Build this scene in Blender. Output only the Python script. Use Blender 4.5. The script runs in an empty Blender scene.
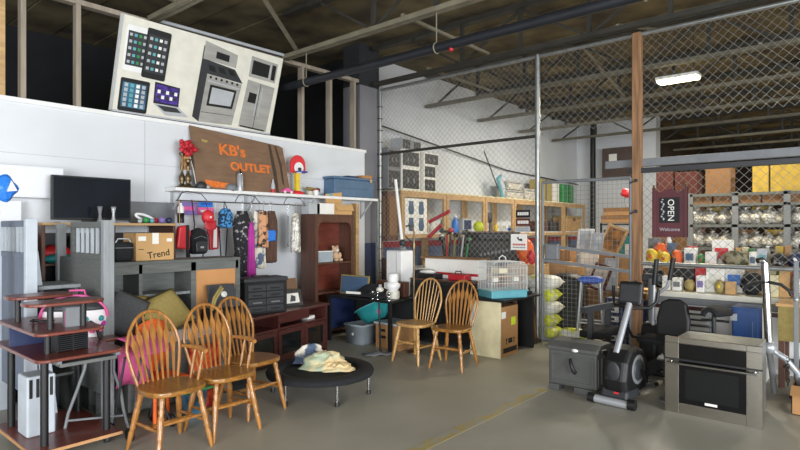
import bpy, bmesh, math, random
from mathutils import Vector, Matrix
random.seed(7)
C = bpy.context.scene.collection
S = bpy.context.scene
PI = math.pi
# ------------------------------------------------------------------ camera frame
EYE = 1.55; F = 560.0; HOR = 228.0
A1 = math.radians(40.5)
FW = Vector((math.cos(A1), math.sin(A1), 0)); RT = Vector((math.sin(A1), -math.cos(A1), 0))
def kk(u): return FW + RT * ((u - 400) / F)
def at(u, v, d):
    p = kk(u) * d; return Vector((p.x, p.y, EYE + (HOR - v) * d / F))
def oy(u, v, Y): return at(u, v, Y / kk(u).y)
def ox(u, v, X): return at(u, v, X / kk(u).x)
def oz(u, v, z): return at(u, v, (EYE - z) * F / (v - HOR))
def recty(u0, u1, v0, v1, Y):
    a = oy(u0, v0, Y); b = oy(u1, v0, Y); m = (u0 + u1) / 2
    return a.x, b.x, oy(m, v1, Y).z, oy(m, v0, Y).z
def rectx(u0, u1, v0, v1, X):
    a = ox(u0, v0, X); b = ox(u1, v0, X); m = (u0 + u1) / 2
    return b.y, a.y, ox(m, v1, X).z, ox(m, v0, X).z
# ------------------------------------------------------------------ materials
def lin(c):
    if isinstance(c, str):
        c = [int(c[i:i+2], 16) / 255 for i in (0, 2, 4)]
    return tuple((x / 12.92 if x <= .04045 else ((x + .055) / 1.055) ** 2.4) for x in c)
def mat(name, col, rough=.6, metal=0, var=.12, scale=8, col2=None, bump=0, stretch=None, emit=0, alpha=1, trans=0, detail=4, spec=.5, contrast=(.35, .65), ior=1.45, coat=0):
    m = bpy.data.materials.new(name); m.use_nodes = True
    nt = m.node_tree; b = nt.nodes['Principled BSDF']
    c = lin(col)
    b.inputs['Roughness'].default_value = rough; b.inputs['Metallic'].default_value = metal
    b.inputs['Specular IOR Level'].default_value = spec
    b.inputs['Coat Weight'].default_value = coat
    if trans: b.inputs['Transmission Weight'].default_value = trans; b.inputs['IOR'].default_value = ior
    if alpha < 1: b.inputs['Alpha'].default_value = alpha
    if emit:
        b.inputs['Emission Color'].default_value = (*c, 1); b.inputs['Emission Strength'].default_value = emit
    if var or col2:
        tc = nt.nodes.new('ShaderNodeTexCoord'); n = nt.nodes.new('ShaderNodeTexNoise')
        src = tc.outputs['Object']
        if stretch:
            mp = nt.nodes.new('ShaderNodeMapping'); mp.inputs['Scale'].default_value = stretch
            nt.links.new(src, mp.inputs['Vector']); src = mp.outputs['Vector']
        n.inputs['Scale'].default_value = scale; n.inputs['Detail'].default_value = detail
        nt.links.new(src, n.inputs['Vector'])
        r = nt.nodes.new('ShaderNodeValToRGB')
        if col2: d = lin(col2); e = c
        else:
            d = tuple(x * (1 - var) for x in c); e = tuple(min(1, x * (1 + var)) for x in c)
        r.color_ramp.elements[0].position, r.color_ramp.elements[1].position = contrast
        r.color_ramp.elements[0].color = (*d, 1); r.color_ramp.elements[1].color = (*e, 1)
        nt.links.new(n.outputs['Fac'], r.inputs['Fac']); nt.links.new(r.outputs['Color'], b.inputs['Base Color'])
        if bump:
            bp = nt.nodes.new('ShaderNodeBump'); bp.inputs['Strength'].default_value = bump; bp.inputs['Distance'].default_value = .01
            nt.links.new(n.outputs['Fac'], bp.inputs['Height']); nt.links.new(bp.outputs['Normal'], b.inputs['Normal'])
    else: b.inputs['Base Color'].default_value = (*c, 1)
    return m
M = {}
def mk(name, *a, **k): M[name] = mat(name, *a, **k)
# ------------------------------------------------------------------ mesh builder
class MB:
    def __init__(s): s.v = []; s.f = []; s.mi = []; s.sm = []; s.cm = 0; s.cs = False
    def m(s, i): s.cm = i; return s
    def add(s, vs, fs, smooth=False):
        o = len(s.v); s.v += [tuple(p) for p in vs]
        for f in fs: s.f.append(tuple(i + o for i in f)); s.mi.append(s.cm); s.sm.append(smooth)
        return s
    def box(s, x0, x1, y0, y1, z0, z1):
        if x0 > x1: x0, x1 = x1, x0
        if y0 > y1: y0, y1 = y1, y0
        if z0 > z1: z0, z1 = z1, z0
        vs = [(x, y, z) for x in (x0, x1) for y in (y0, y1) for z in (z0, z1)]
        return s.add(vs, [(0,1,3,2),(4,6,7,5),(0,4,5,1),(2,3,7,6),(0,2,6,4),(1,5,7,3)])
    def cbox(s, c, sz, R=None):
        c = Vector(c); h = Vector(sz) / 2; R = R or Matrix.Identity(3)
        vs = [c + R @ Vector((x*h.x, y*h.y, z*h.z)) for x in (-1,1) for y in (-1,1) for z in (-1,1)]
        return s.add(vs, [(0,1,3,2),(4,6,7,5),(0,4,5,1),(2,3,7,6),(0,2,6,4),(1,5,7,3)])
    def bar(s, a, b, w, h, up=(0,0,1)):
        a = Vector(a); b = Vector(b); d = b - a; L = d.length; x = d.normalized(); u = Vector(up)
        if abs(x.dot(u)) > .99: u = Vector((1,0,0))
        y = u.cross(x).normalized(); z = x.cross(y)
        return s.cbox((a+b)/2, (L, w, h), Matrix((x, y, z)).transposed())
    def tube(s, pts, r, n=8, closed=False, caps=True):
        pts = [Vector(p) for p in pts]; N = len(pts)
        rs = r if isinstance(r, (list, tuple)) else [r] * N
        ring = []; pu = None
        for i, p in enumerate(pts):
            if closed: t = pts[(i+1) % N] - pts[i-1]
            else: t = pts[min(i+1, N-1)] - pts[max(i-1, 0)]
            t.normalize()
            if pu is None:
                pu = Vector((0,0,1)) if abs(t.z) < .9 else Vector((1,0,0))
            pu = (pu - t * pu.dot(t)).normalized(); w = t.cross(pu)
            ring.append([p + (pu * math.cos(2*PI*k/n) + w * math.sin(2*PI*k/n)) * rs[i] for k in range(n)])
        vs = [q for rg in ring for q in rg]; fs = []
        for i in range(N if closed else N-1):
            j = (i+1) % N
            for k in range(n):
                l = (k+1) % n; fs.append((i*n+k, i*n+l, j*n+l, j*n+k))
        s.add(vs, fs, True)
        if not closed and caps:
            s.add(ring[0], [tuple(range(n))[::-1]]); s.add(ring[-1], [tuple(range(n))])
        return s
    def cyl(s, a, b, r, r2=None, n=16): return s.tube([a, b], [r, r if r2 is None else r2], n)
    def lathe(s, prof, o=(0,0,0), n=20, axis='z', sx=1, sy=1, R=None):
        vs = []; fs = []; o = Vector(o)
        for (r, z) in prof:
            for k in range(n):
                a = 2*PI*k/n; p = Vector((r*math.cos(a)*sx, r*math.sin(a)*sy, z))
                if axis == 'x': p = Vector((p.z, p.x, p.y))
                if axis == 'y': p = Vector((p.x, p.z, p.y))
                if R: p = R @ p
                vs.append(o + p)
        for i in range(len(prof)-1):
            for k in range(n):
                l = (k+1) % n; fs.append((i*n+k, i*n+l, (i+1)*n+l, (i+1)*n+k))
        s.add(vs, fs, True)
        if prof[0][0] > 1e-5: s.add(vs[:n], [tuple(range(n))[::-1]])
        if prof[-1][0] > 1e-5: s.add(vs[-n:], [tuple(range(n))])
        return s
    def ell(s, c, r, n=16, m=10, R=None, jig=0, seed=0):
        rr = random.Random(seed); c = Vector(c); vs = []; fs = []
        for i in range(m+1):
            t = PI*i/m
            for k in range(n):
                a = 2*PI*k/n; j = 1 + (rr.uniform(-jig, jig) if jig and 0 < i < m else 0)
                p = Vector((r[0]*math.sin(t)*math.cos(a)*j, r[1]*math.sin(t)*math.sin(a)*j, r[2]*math.cos(t)*j))
                vs.append(c + (R @ p if R else p))
        for i in range(m):
            for k in range(n):
                l = (k+1) % n; fs.append((i*n+k, (i+1)*n+k, (i+1)*n+l, i*n+l))
        return s.add(vs, fs, True)
    def prism(s, poly, a0, a1, plane='xz'):
        def P(p, a):
            return {'xz': (p[0], a, p[1]), 'yz': (a, p[0], p[1]), 'xy': (p[0], p[1], a)}[plane]
        n = len(poly); vs = [P(p, a0) for p in poly] + [P(p, a1) for p in poly]
        fs = [tuple(range(n))[::-1], tuple(range(n, 2*n))] + [(i, (i+1) % n, n+(i+1) % n, n+i) for i in range(n)]
        return s.add(vs, fs)
    def surf(s, fn, nu, nv, th=.004, smooth=True):
        P = [[Vector(fn(i/nu, j/nv)) for j in range(nv+1)] for i in range(nu+1)]
        def nrm(i, j):
            a = P[min(i+1,nu)][j] - P[max(i-1,0)][j]; b = P[i][min(j+1,nv)] - P[i][max(j-1,0)]
            q = a.cross(b); return q.normalized() if q.length > 1e-9 else Vector((0,0,1))
        W = nv+1; K = (nu+1)*W
        top = [P[i][j] for i in range(nu+1) for j in range(W)]; bot = [P[i][j] - nrm(i,j)*th for i in range(nu+1) for j in range(W)]
        fs = []
        for i in range(nu):
            for j in range(nv):
                q = (i*W+j, (i+1)*W+j, (i+1)*W+j+1, i*W+j+1); fs.append(q); fs.append(tuple(x+K for x in q[::-1]))
        for i in range(nu):
            fs.append((i*W, i*W+K, (i+1)*W+K, (i+1)*W)); fs.append((i*W+nv, (i+1)*W+nv, (i+1)*W+nv+K, i*W+nv+K))
        for j in range(nv):
            fs.append((j, j+1, j+1+K, j+K)); a = nu*W
            fs.append((a+j, a+j+K, a+j+1+K, a+j+1))
        return s.add(top+bot, fs, smooth)
    def xf(s, Mx):
        s.v = [tuple(Mx @ Vector(p)) for p in s.v]; return s
    def build(s, name, mats, parent=None, loc=None, rz=0, bevel=0, seg=2, sub=0):
        me = bpy.data.meshes.new(name); me.from_pydata(s.v, [], s.f)
        if not isinstance(mats, (list, tuple)): mats = [mats]
        for q in mats: me.materials.append(M[q] if isinstance(q, str) else q)
        me.polygons.foreach_set('material_index', s.mi); me.polygons.foreach_set('use_smooth', s.sm)
        bm = bmesh.new(); bm.from_mesh(me); bmesh.ops.recalc_face_normals(bm, faces=bm.faces); bm.to_mesh(me); bm.free()
        o = bpy.data.objects.new(name, me); C.objects.link(o)
        if parent: o.parent = parent
        if loc is not None: o.location = loc
        if rz: o.rotation_euler.z = rz
        if bevel:
            b = o.modifiers.new('bevel', 'BEVEL'); b.width = bevel; b.segments = seg; b.limit_method = 'ANGLE'; b.angle_limit = math.radians(40)
        if sub:
            b = o.modifiers.new('sub', 'SUBSURF'); b.levels = sub; b.render_levels = sub
        return o
def tag(o, label, cat, group=None, kind=None):
    o['label'] = label; o['category'] = cat
    if group: o['group'] = group
    if kind: o['kind'] = kind
    return o
def thing(name, label, cat, loc=(0,0,0), rz=0, group=None):
    o = bpy.data.objects.new(name, None); C.objects.link(o); o.location = loc; o.rotation_euler = (0, 0, rz)
    o.empty_display_size = .1
    return tag(o, label, cat, group)
def struct(o): o['kind'] = 'structure'; return o
def kids(o): return [c for c in bpy.data.objects if c.parent == o]
def dup(o, parent=None, loc=None, rz=None, label=None):
    c = o.copy(); C.objects.link(c)
    if parent: c.parent = parent
    if loc is not None: c.location = loc
    if rz is not None: c.rotation_euler.z = rz
    if label: c['label'] = label
    for ch in kids(o): dup(ch, c)
    return c
def text(name, body, size, m, parent=None, loc=(0,0,0), rot=(0,0,0), sx=1, ext=.001, off=0, align='CENTER'):
    cu = bpy.data.curves.new(name, 'FONT'); cu.body = body; cu.size = size; cu.extrude = ext; cu.align_x = align; cu.align_y = 'CENTER'
    cu.resolution_u = 3; cu.offset = off
    t = bpy.data.objects.new(name, cu); C.objects.link(t); t.scale = (sx, 1, 1)
    dg = bpy.context.evaluated_depsgraph_get(); me = bpy.data.meshes.new_from_object(t.evaluated_get(dg))
    C.objects.unlink(t); bpy.data.objects.remove(t)
    for p in me.vertices: p.co.x *= sx
    me.materials.clear(); me.materials.append(M[m])
    o = bpy.data.objects.new(name, me); C.objects.link(o)
    if parent: o.parent = parent
    o.location = loc; o.rotation_euler = rot
    return o
# rotations for text: facing -Y (reads along +X) and facing -X (reads along -Y)
RY = (PI/2, 0, 0); RX = (PI/2, 0, -PI/2)
def rot3(rx=0, ry=0, rz=0):
    return (Matrix.Rotation(rz, 3, 'Z') @ Matrix.Rotation(ry, 3, 'Y') @ Matrix.Rotation(rx, 3, 'X'))
def arc(cx, cy, r, a0, a1, n): return [(cx + r*math.cos(a0+(a1-a0)*i/n), cy + r*math.sin(a0+(a1-a0)*i/n)) for i in range(n+1)]
# ------------------------------------------------------------------ palette
mk('concrete', 'a3a093', .45, var=.09, scale=1.3, bump=.08, detail=9, spec=.4)
mk('white_wall', 'd2d5d8', .55, var=.05, scale=1.2, bump=.03)
mk('white_board', 'dfe1e4', .4, var=.03, scale=3)
mk('deck', '766a4b', .9, var=.3, scale=1.5, col2='40372a', detail=9)
mk('joist_tan', '77715f', .6, var=.15, scale=5)
mk('joist_dark', '34322c', .6, var=.2, scale=5)
mk('pipe_blue', '202329', .45, var=.1, scale=4)
mk('stud', '94897a', .75, var=.15, scale=3, stretch=(6,6,.7))
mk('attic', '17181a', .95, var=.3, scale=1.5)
mk('grey_paint', '77767a', .7, var=.06, scale=2)
mk('navy_paint', '1f2c4c', .6, var=.08, scale=2)
mk('red_paint', 'b5323c', .6, var=.08, scale=2)
mk('slate_paint', '6c7c9c', .6, var=.08, scale=2)
mk('brown_paint', '5b4636', .7, var=.1, scale=2)
mk('galv', '9a9d9c', .4, metal=.7, var=.12, scale=14)
mk('wire', '82827d', .5, metal=.2, var=0)
mk('post_wood', '8c6848', .7, var=.3, scale=4, stretch=(8,8,.6))
mk('pine', 'b99668', .7, var=.15, scale=4, stretch=(1,6,6))
mk('oak', '9c6a33', .32, var=.25, scale=5, stretch=(9,9,1.2), coat=.3)
mk('oak_seat', '8f6128', .28, var=.3, scale=5, stretch=(9,1.2,9), coat=.4)
mk('oak_light', 'b58b52', .35, var=.2, scale=5, stretch=(9,9,1.2), coat=.2)
mk('cherry', '6d3427', .35, var=.2, scale=4, stretch=(1,7,7), coat=.2)
mk('cherry_edge', 'b98a5c', .6, var=.1)
mk('mahogany', '4a2522', .35, var=.22, scale=4, stretch=(1,7,7), coat=.15)
mk('walnut', '57382b', .45, var=.2, scale=4, stretch=(7,7,1))
mk('grey_wood', '5f625f', .6, var=.15, scale=5, stretch=(1,8,8))
mk('grey_wood_light', '85898b', .55, var=.1, scale=5, stretch=(8,8,1))
mk('blue_grey_wood', '5d6677', .55, var=.1, scale=5, stretch=(8,8,1))
mk('pale_wood_paint', 'b4bbc2', .55, var=.05)
mk('black', '141415', .5, var=.15, scale=12)
mk('black_gloss', '0c0d10', .12, var=0, spec=.6)
mk('black_matte', '1b1b1d', .8, var=.15, scale=10)
mk('charcoal', '4d4e4c', .6, var=.08, scale=10)
mk('dark_grey', '2f3134', .5, var=.1)
mk('mid_grey', '74777a', .55, var=.08)
mk('light_grey', 'aeb1b4', .5, var=.06)
mk('white', 'e4e4e2', .45, var=.03)
mk('off_white', 'd9d6c8', .5, var=.05)
mk('cream', 'd9cfa8', .55, var=.08)
mk('steel', 'c4c0b8', .2, metal=1, var=.05, scale=4, stretch=(1,20,20))
mk('chrome', 'c4c6c8', .15, metal=1, var=0)
mk('silver_paint', 'a9acb0', .35, metal=.4, var=.04)
mk('brass', '6f6048', .4, metal=.9, var=.2, scale=10)
mk('card', 'a97d4f', .8, var=.08, scale=3)
mk('card_light', 'c29a66', .8, var=.07, scale=3)
mk('card_dark', '7f5c3a', .85, var=.1, scale=3)
mk('tape', 'cdb98f', .3, var=.03)
mk('paper', 'e8e6df', .7, var=.02)
mk('tan_panel', 'bd8753', .6, var=.08, scale=2)
mk('board_brown', '7a5f49', .75, var=.12, scale=2, stretch=(2,2,8))
mk('board_stain', '45362a', .8, var=.1)
mk('orange_ink', 'd8722f', .8, var=.15, scale=25)
mk('ink', '1d1a18', .7, var=0)
mk('red', 'b3202c', .5, var=.08)
mk('bright_red', 'd22b33', .5, var=.06)
mk('pink', 'dc5f9a', .7, var=.1)
mk('magenta', 'b02a94', .7, var=.12)
mk('orange', 'e8641c', .6, var=.1)
mk('yellow', 'e2c22c', .55, var=.1)
mk('lime', 'c8d92c', .55, var=.1)
mk('green', '2f8a4a', .5, var=.1)
mk('teal', '2a8f92', .4, var=.08)
mk('aqua', '5fa3ae', .4, var=.06)
mk('blue', '2c55b4', .45, var=.08)
mk('bright_blue', '2f7bd8', .35, var=.06)
mk('navy', '1d2a4f', .5, var=.1)
mk('slate_blue', '48607c', .5, var=.08)
mk('storage_blue', '4d6a86', .5, var=.07)
mk('lilac', '7d6aa8', .6, var=.2)
mk('olive', '8a7a45', .85, var=.1, scale=30)
mk('khaki', 'a08e52', .85, var=.1, scale=30)
mk('fabric_grey', '4c4e50', .9, var=.12, scale=40)
mk('fabric_black', '17181b', .9, var=.2, scale=30)
mk('brown_fabric', '5a4034', .9, var=.15, scale=30)
mk('skin_beige', 'c9a889', .8, var=.08)
mk('camo', '4c4b36', .85, var=0, scale=14, col2='8b8468', contrast=(.48, .52))
mk('blue_print', '3f8bc4', .8, scale=30, col2='16263f', contrast=(.48,.53))
mk('floral', 'e4dccb', .85, scale=9, col2='5a6a86', contrast=(.44,.52))
mk('black_white_print', '202024', .85, scale=20, col2='a9a6a6', contrast=(.36,.44))
mk('rust_print', 'cf9a72', .85, scale=16, col2='3b2a26', contrast=(.42,.5))
mk('plastic_clear', 'c9d6df', .15, var=0, trans=.75, ior=1.2)
mk('plastic_haze', 'b9c3cb', .3, var=.05, trans=.35, ior=1.2)
mk('glass_dark', '15191a', .08, var=0, spec=.8)
mk('bag_plastic', 'ded9cc', .25, var=0, col2='8f897c', scale=30, contrast=(.4,.62))
mk('lamp_glow', 'fff2b0', .5, var=0, emit=12)
mk('screen_blue', '4a7f9c', .3, scale=4, col2='1c3346')
mk('screen_purple', '5a3fa0', .3, scale=20, col2='2a2458')
mk('yellow_line', 'b09c58', .6, scale=9, col2='a3a093', contrast=(.42,.6))
mk('yellow_carton', 'b99a3c', .75, var=.12)
mk('dark_red_card', '5a2c26', .8, var=.1)
mk('print_steel', '9c9a94', .5, var=.12, scale=3, stretch=(1,1,4))
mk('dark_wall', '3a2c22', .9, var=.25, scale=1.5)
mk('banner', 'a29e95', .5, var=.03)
mk('joist_mid', '5f5b4d', .6, var=.15, scale=5)
mk('locker_blue', '1c3f73', .4, var=.08)
mk('cabinet_brown', '54453f', .6, var=.1)
# ================================================================== SETTING
struct(MB().box(-7, 28.2, -10, 10.2, -.2, 0).build('floor', 'concrete'))
struct(MB().box(1.2, 5.0, 2.40, 2.50, 0, .0015).build('trim_1', 'yellow_line'))
# roof deck: planks as long strips along Y
b = MB()
x = -7.0
i = 0
while x < 28:
    b.box(x, x + .58, -10, 10.2, 4.62 + (.012 if i % 2 else 0), 4.8); x += .6; i += 1
b.box(-7, 28.2, -10, 10.2, 4.66, 4.85)
struct(b.build('ceiling', 'deck'))
# white partition on the left with panel seams
b = MB(); b.box(-3, 6.6, 6.4, 6.9, 0, 2.80); b.m(1).box(-3, 6.62, 6.38, 6.92, 2.78, 2.825)
xs = [-3, 0.55, 2.98, 4.42, 6.6]
for q in xs[1:-1]: b.m(2).box(q, q+.006, 6.397, 6.402, 0, 2.78)
b.box(-3, 6.6, 6.398, 6.402, 2.28, 2.285)
struct(b.build('wall_left', ['white_wall', 'white', 'light_grey']))
b = MB(); b.box(6.6, 7.08, 6.5, 6.9, 1.30, 3.92); b.m(1).box(6.6, 7.08, 6.49, 6.9, 0, 1.30)
b.m(2).box(6.6, 7.08, 6.52, 6.9, 3.92, 4.62); struct(b.build('wall_pier', ['grey_paint', 'navy_paint', 'dark_grey']))
b = MB(); b.box(7.08, 16.3, 6.9, 7.1, 1.30, 4.62); b.m(1).box(7.08, 16.3, 6.895, 7.1, 1.19, 1.30); b.m(2).box(7.08, 16.3, 6.9, 7.1, 0, 1.19)
struct(b.build('wall_inner', ['white_wall', 'red_paint', 'slate_paint']))
struct(MB().box(16.3, 16.5, 4.6, 7.1, 0, 4.62).build('wall_back', 'white_wall'))
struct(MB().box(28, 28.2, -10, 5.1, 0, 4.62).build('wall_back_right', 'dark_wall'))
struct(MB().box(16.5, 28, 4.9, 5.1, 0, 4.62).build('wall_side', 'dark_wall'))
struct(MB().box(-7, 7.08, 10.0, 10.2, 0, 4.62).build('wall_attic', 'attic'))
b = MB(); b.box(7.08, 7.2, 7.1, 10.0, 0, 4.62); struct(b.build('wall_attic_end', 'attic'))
b = MB(); b.box(4.5, 28, -10, -9.8, 0, 4.62); struct(b.build('wall_right_unseen', 'white_wall'))  # unseen wall added to keep daylight off the back of the building
b = MB(); b.box(-7, -6.8, 1, 10.0, 0, 4.62); struct(b.build('wall_front', 'grey_paint'))
struct(MB().box(16.1, 16.3, 4.6, 5.1, 0, 4.62).build('wall_back_pier', 'white_wall'))
# framing above the partition
t = thing('stud_frame', 'pale timber stud framing open above the white wall', 'stud frame', (0, 6.5, 2.825))
X = lambda u, Y=6.5: oy(u, 100, Y).x
for u in (1, 22, 77, 301, 329, 353):
    xx = X(u); MB().box(xx-.024, xx+.024, -.05, .05, 0, 1.10).build('stud', 'pine' if u == 1 else 'stud', t, bevel=.004)
MB().box(X(-40), X(357), -.05, .05, 1.10, 1.155).build('top_plate', 'stud', t, bevel=.004)
# roof joists
def joist(xj, lab, m1, y0=-9.6, y1=6.36, z0=3.95, z1=4.52):
    t = thing('roof_joist', lab, 'roof joist', (xj, 0, 0), 0, 'steel roof joists')
    b = MB(); b.box(-.055, -.008, y0, y1, z0-.03, z0+.025); b.box(.008, .055, y0, y1, z0-.03, z0+.025); b.build('bottom_chord', m1, t)
    b = MB(); b.box(-.06, .06, y0, y1, z1, z1+.07); b.build('top_chord', 'joist_dark', t)
    b = MB(); y = y0; k = 0
    while y < y1 - .9:
        b.bar((0, y, z0), (0, y, z1), .05, .05)
        if k % 2: b.bar((0, y, z0), (0, y+.95, z1), .032, .032)
        else: b.bar((0, y, z1), (0, y+.95, z0), .032, .032)
        y += .95; k += 1
    b.build('web', 'joist_dark', t)
joist(3.05, 'pale steel roof joist nearest the camera, above the left of the appliance banner', 'joist_tan')
joist(4.95, 'tan steel roof joist running above the dark blue pipe', 'joist_tan')
joist(6.85, 'dark steel roof joist right above the top rail of the wire cage', 'joist_dark', y1=6.4)
for q, l in ((8.76, 'roof joist just behind the lit ceiling lamp, inside the cage'), (10.66, 'second roof joist behind the lit ceiling lamp'),
             (12.56, 'third roof joist behind the lit ceiling lamp'), (14.4, 'rearmost roof joist, nearest the far wall of the cage')):
    joist(q, l, 'joist_mid', y1=6.8, z0=3.95)
for q, l in ((16.7, 'first roof joist past the cream pier in the dark far bay'), (18.6, 'second roof joist in the dark far bay'), (20.5, 'third roof joist in the dark far bay'), (22.4, 'fourth roof joist in the dark far bay'), (24.3, 'farthest visible roof joist in the dark far bay')):
    joist(q, l, 'joist_tan', y1=4.8)
# bridging between joists and the conduit
for (p, q, w_) in (((2.2, 5.55, 4.0), (3.05, 5.75, 4.0), .05), ((3.05, 4.9, 4.45), (4.95, 6.1, 4.0), .04),
        ((4.95, 4.2, 4.02), (6.85, 4.2, 4.02), .035), ((4.95, 1.2, 4.02), (6.85, 1.2, 4.45), .035), ((6.85, 2.4, 4.0), (8.76, 2.4, 4.45), .035),
        ((6.85, 5.3, 4.02), (8.76, 5.3, 4.02), .035), ((8.76, 1.2, 4.0), (10.66, 1.2, 4.45), .035), ((8.76, 3.6, 4.45), (10.66, 3.6, 4.0), .035)):
    tag(MB().bar(p, q, w_, w_).build('joist_brace', 'joist_tan'), 'thin steel brace bar crossing between two roof joists', 'brace', 'braces between the roof joists')
t = thing('overhead_pipe', 'long dark blue grey pipe hung below the tan roof joist', 'pipe', (4.95, 0, 3.53))
MB().cyl((0, 6.55, 0), (0, -9.5, 0), .052).build('pipe', 'pipe_blue', t)
for y in (5.9, 3.7, 1.5, -.7):
    h = MB().cyl((0, y, .05), (0, y, .40), .008, n=6).build('hanger', 'joist_tan', t)
    MB().tube([(math.cos(a)*.058, y, math.sin(a)*.058) for a in [2*PI*i/12 for i in range(12)]], .008, 6, True).build('clamp_ring', 'joist_tan', h)
MB().ell((0, 3.5, -.05), (.03, .025, .03)).build('red_valve', 'red', t)
tag(MB().tube([(3.1, 6.33, 3.95), (4.93, 6.33, 3.97)], .022, 10).build('conduit', 'light_grey'), 'pale horizontal tube running along the top of the appliance banner', 'conduit')
tag(MB().tube([(7.3, 6.78, 4.05), (7.3, 6.78, 3.4), (12, 6.85, 2.95), (16.25, 6.85, 2.85)], .015, 6).build('cable_conduit', 'joist_dark'), 'thin dark conduit sloping along the white wall inside the cage', 'conduit')
tag(MB().cyl((16.0, 6.3, 0), (16.0, 6.3, 4.6), .075).build('downpipe', 'black'), 'black vertical pipe in the far left corner of the cage', 'pipe')
t = thing('electrical_cabinet', 'dark brown electrical cabinet on the far wall beside the black pipe', 'electrical cabinet', (16.1, 0, 0))
y0, y1, z0, z1 = rectx(604, 634, 148, 178, 16.1)
MB().box(-.15, .195, y0, y1, z0, z1).build('box', 'cabinet_brown', t, bevel=.01)
MB().box(-.16, -.15, (y0+y1)/2+.0, (y0+y1)/2+.22, (z0+z1)/2-.1, (z0+z1)/2+.25).build('label', 'paper', t)
# --- cage fence
FX = 7.0
def chain(b, y0, y1, z0, z1, w=.09, r=.0029, lean=0):
    h = w / 2; n = int((y1 - y0) / h); m = int((z1 - z0) / h)
    for j in range(n):
        pts = []
        for i in range(m + 1):
            o = (i + j) % 2
            pts.append((0.003 if o else -.003, y0 + (j + o) * h, z1 - i * h))
        b.tube(pts, r, 4, caps=False)
PY1 = 3.52; PY2 = 2.21
t = thing('cage_fence', 'tall chain link cage fence with steel and wooden posts', 'fence', (FX, 0, 0))
b = MB(); b.cyl((0, PY1, 0), (0, PY1, 3.9), .034); b.m(0)
b.build('steel_post', 'galv', t)
MB().lathe([(.05, 0), (.05, .03), (.034, .06)], (0, PY1, 0)).build('post_base', 'dark_grey', t)
MB().cyl((0, 6.42, 0), (0, 6.42, 3.95), .026).build('steel_post', 'galv', t)
b = MB(); b.box(-.05, .05, PY2-.05, PY2+.05, 0, 3.9); b.build('wooden_post', 'post_wood', t, bevel=.006)
for z in (.9, 1.75, 2.12):
    b = MB(); b.cyl((-.052, PY2, z), (-.07, PY2, z), .022, n=8); b.tube([(-.06, PY2, z), (-.09, PY2+.03, z-.02), (-.06, PY2+.07, z-.03)], .008, 6); b.build('latch', 'dark_grey', t)
MB().cyl((0, 6.42, 3.88), (0, -3.2, 3.88), .026).build('top_rail', 'galv', t)
MB().cyl((0, 6.42, 2.8), (0, PY1, 2.8), .022).build('cross_rail', 'joist_dark', t)
b = MB(); b.box(.02, .1, PY2+.4, -3.2, 2.29, 2.385); b.build('header_rail', 'mid_grey', t, bevel=.006)
b = MB(); b.box(-.03, .03, PY2+.1, -3.2, 2.21, 2.27); b.build('header_rail', 'dark_grey', t, bevel=.004)
MB().cyl((0, PY2, 1.125), (0, -3.2, 1.125), .024).build('cross_rail', 'galv', t)
b = MB(); chain(b, PY1+.02, 6.4, .06, 3.86); b.build('chain_link', 'wire', t)
b = MB(); chain(b, -1.6, PY1-.02, 2.78, 3.86, .1); b.build('chain_link', 'wire', t)
b = MB(); chain(b, -1.6, PY2-.03, .85, 2.22, .1); b.build('chain_link', 'wire', t)
for i in range(18): MB().tube([(-.045*math.cos(a), 6.42 + .045*math.sin(a), .2+.2*i) for a in [2*PI*k/8 for k in range(8)]], .006, 4, True).build('tie_band', 'joist_dark', t)
# --- gate
t = thing('cage_gate', 'wire mesh gate in a grey steel frame between steel post and wooden post', 'gate', (FX-.03, PY1-.09, 0))
GW = 1.15
b = MB(); fr = .02
b.cyl((0, 0, .05), (0, 0, 2.16), fr); b.cyl((0, -GW, .05), (0, -GW, 2.16), fr); b.cyl((0, 0, 2.16), (0, -GW, 2.16), fr); b.cyl((0, 0, .06), (0, -GW, .06), fr)
b.build('frame', 'mid_grey', t)
b = MB(); b.bar((0,0,1.32),(0,-GW,1.20),.03,.04); b.bar((0,0,1.12),(0,-GW,1.02),.03,.04); b.build('brace', 'mid_grey', t)
b = MB()
for i in range(1, int(2.1/.058)): b.bar((0,0,.06+i*.058),(0,-GW,.06+i*.058),.003,.003)
for i in range(1, int(GW/.058)): b.bar((.003,-i*.058,.06),(.003,-i*.058,2.15),.003,.003)
b.build('wire_mesh', 'wire', t)
b = MB(); b.box(-.05, .02, -.05, -.24, 1.13, 1.33); b.build('lock_box', 'mid_grey', t, bevel=.02)
# --- lit lamp
p = at(678, 79, 8.6)
t = thing('ceiling_lamp', 'lit fluorescent lamp hanging under the roof joists inside the cage', 'ceiling lamp', (p.x, p.y, p.z))
MB().box(-.13, .13, -.30, .30, .0, .05).build('housing', 'white', t, bevel=.01)
b = MB(); b.box(-.115, .115, -.28, .28, -.035, 0); b.build('diffuser', 'lamp_glow', t, bevel=.012)
for y in (-.22, .22): MB().cyl((0, y, .05), (0, y, 4.62-p.z), .006, n=6).build('suspension_rod', 'joist_dark', t)
LAMP = p
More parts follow.
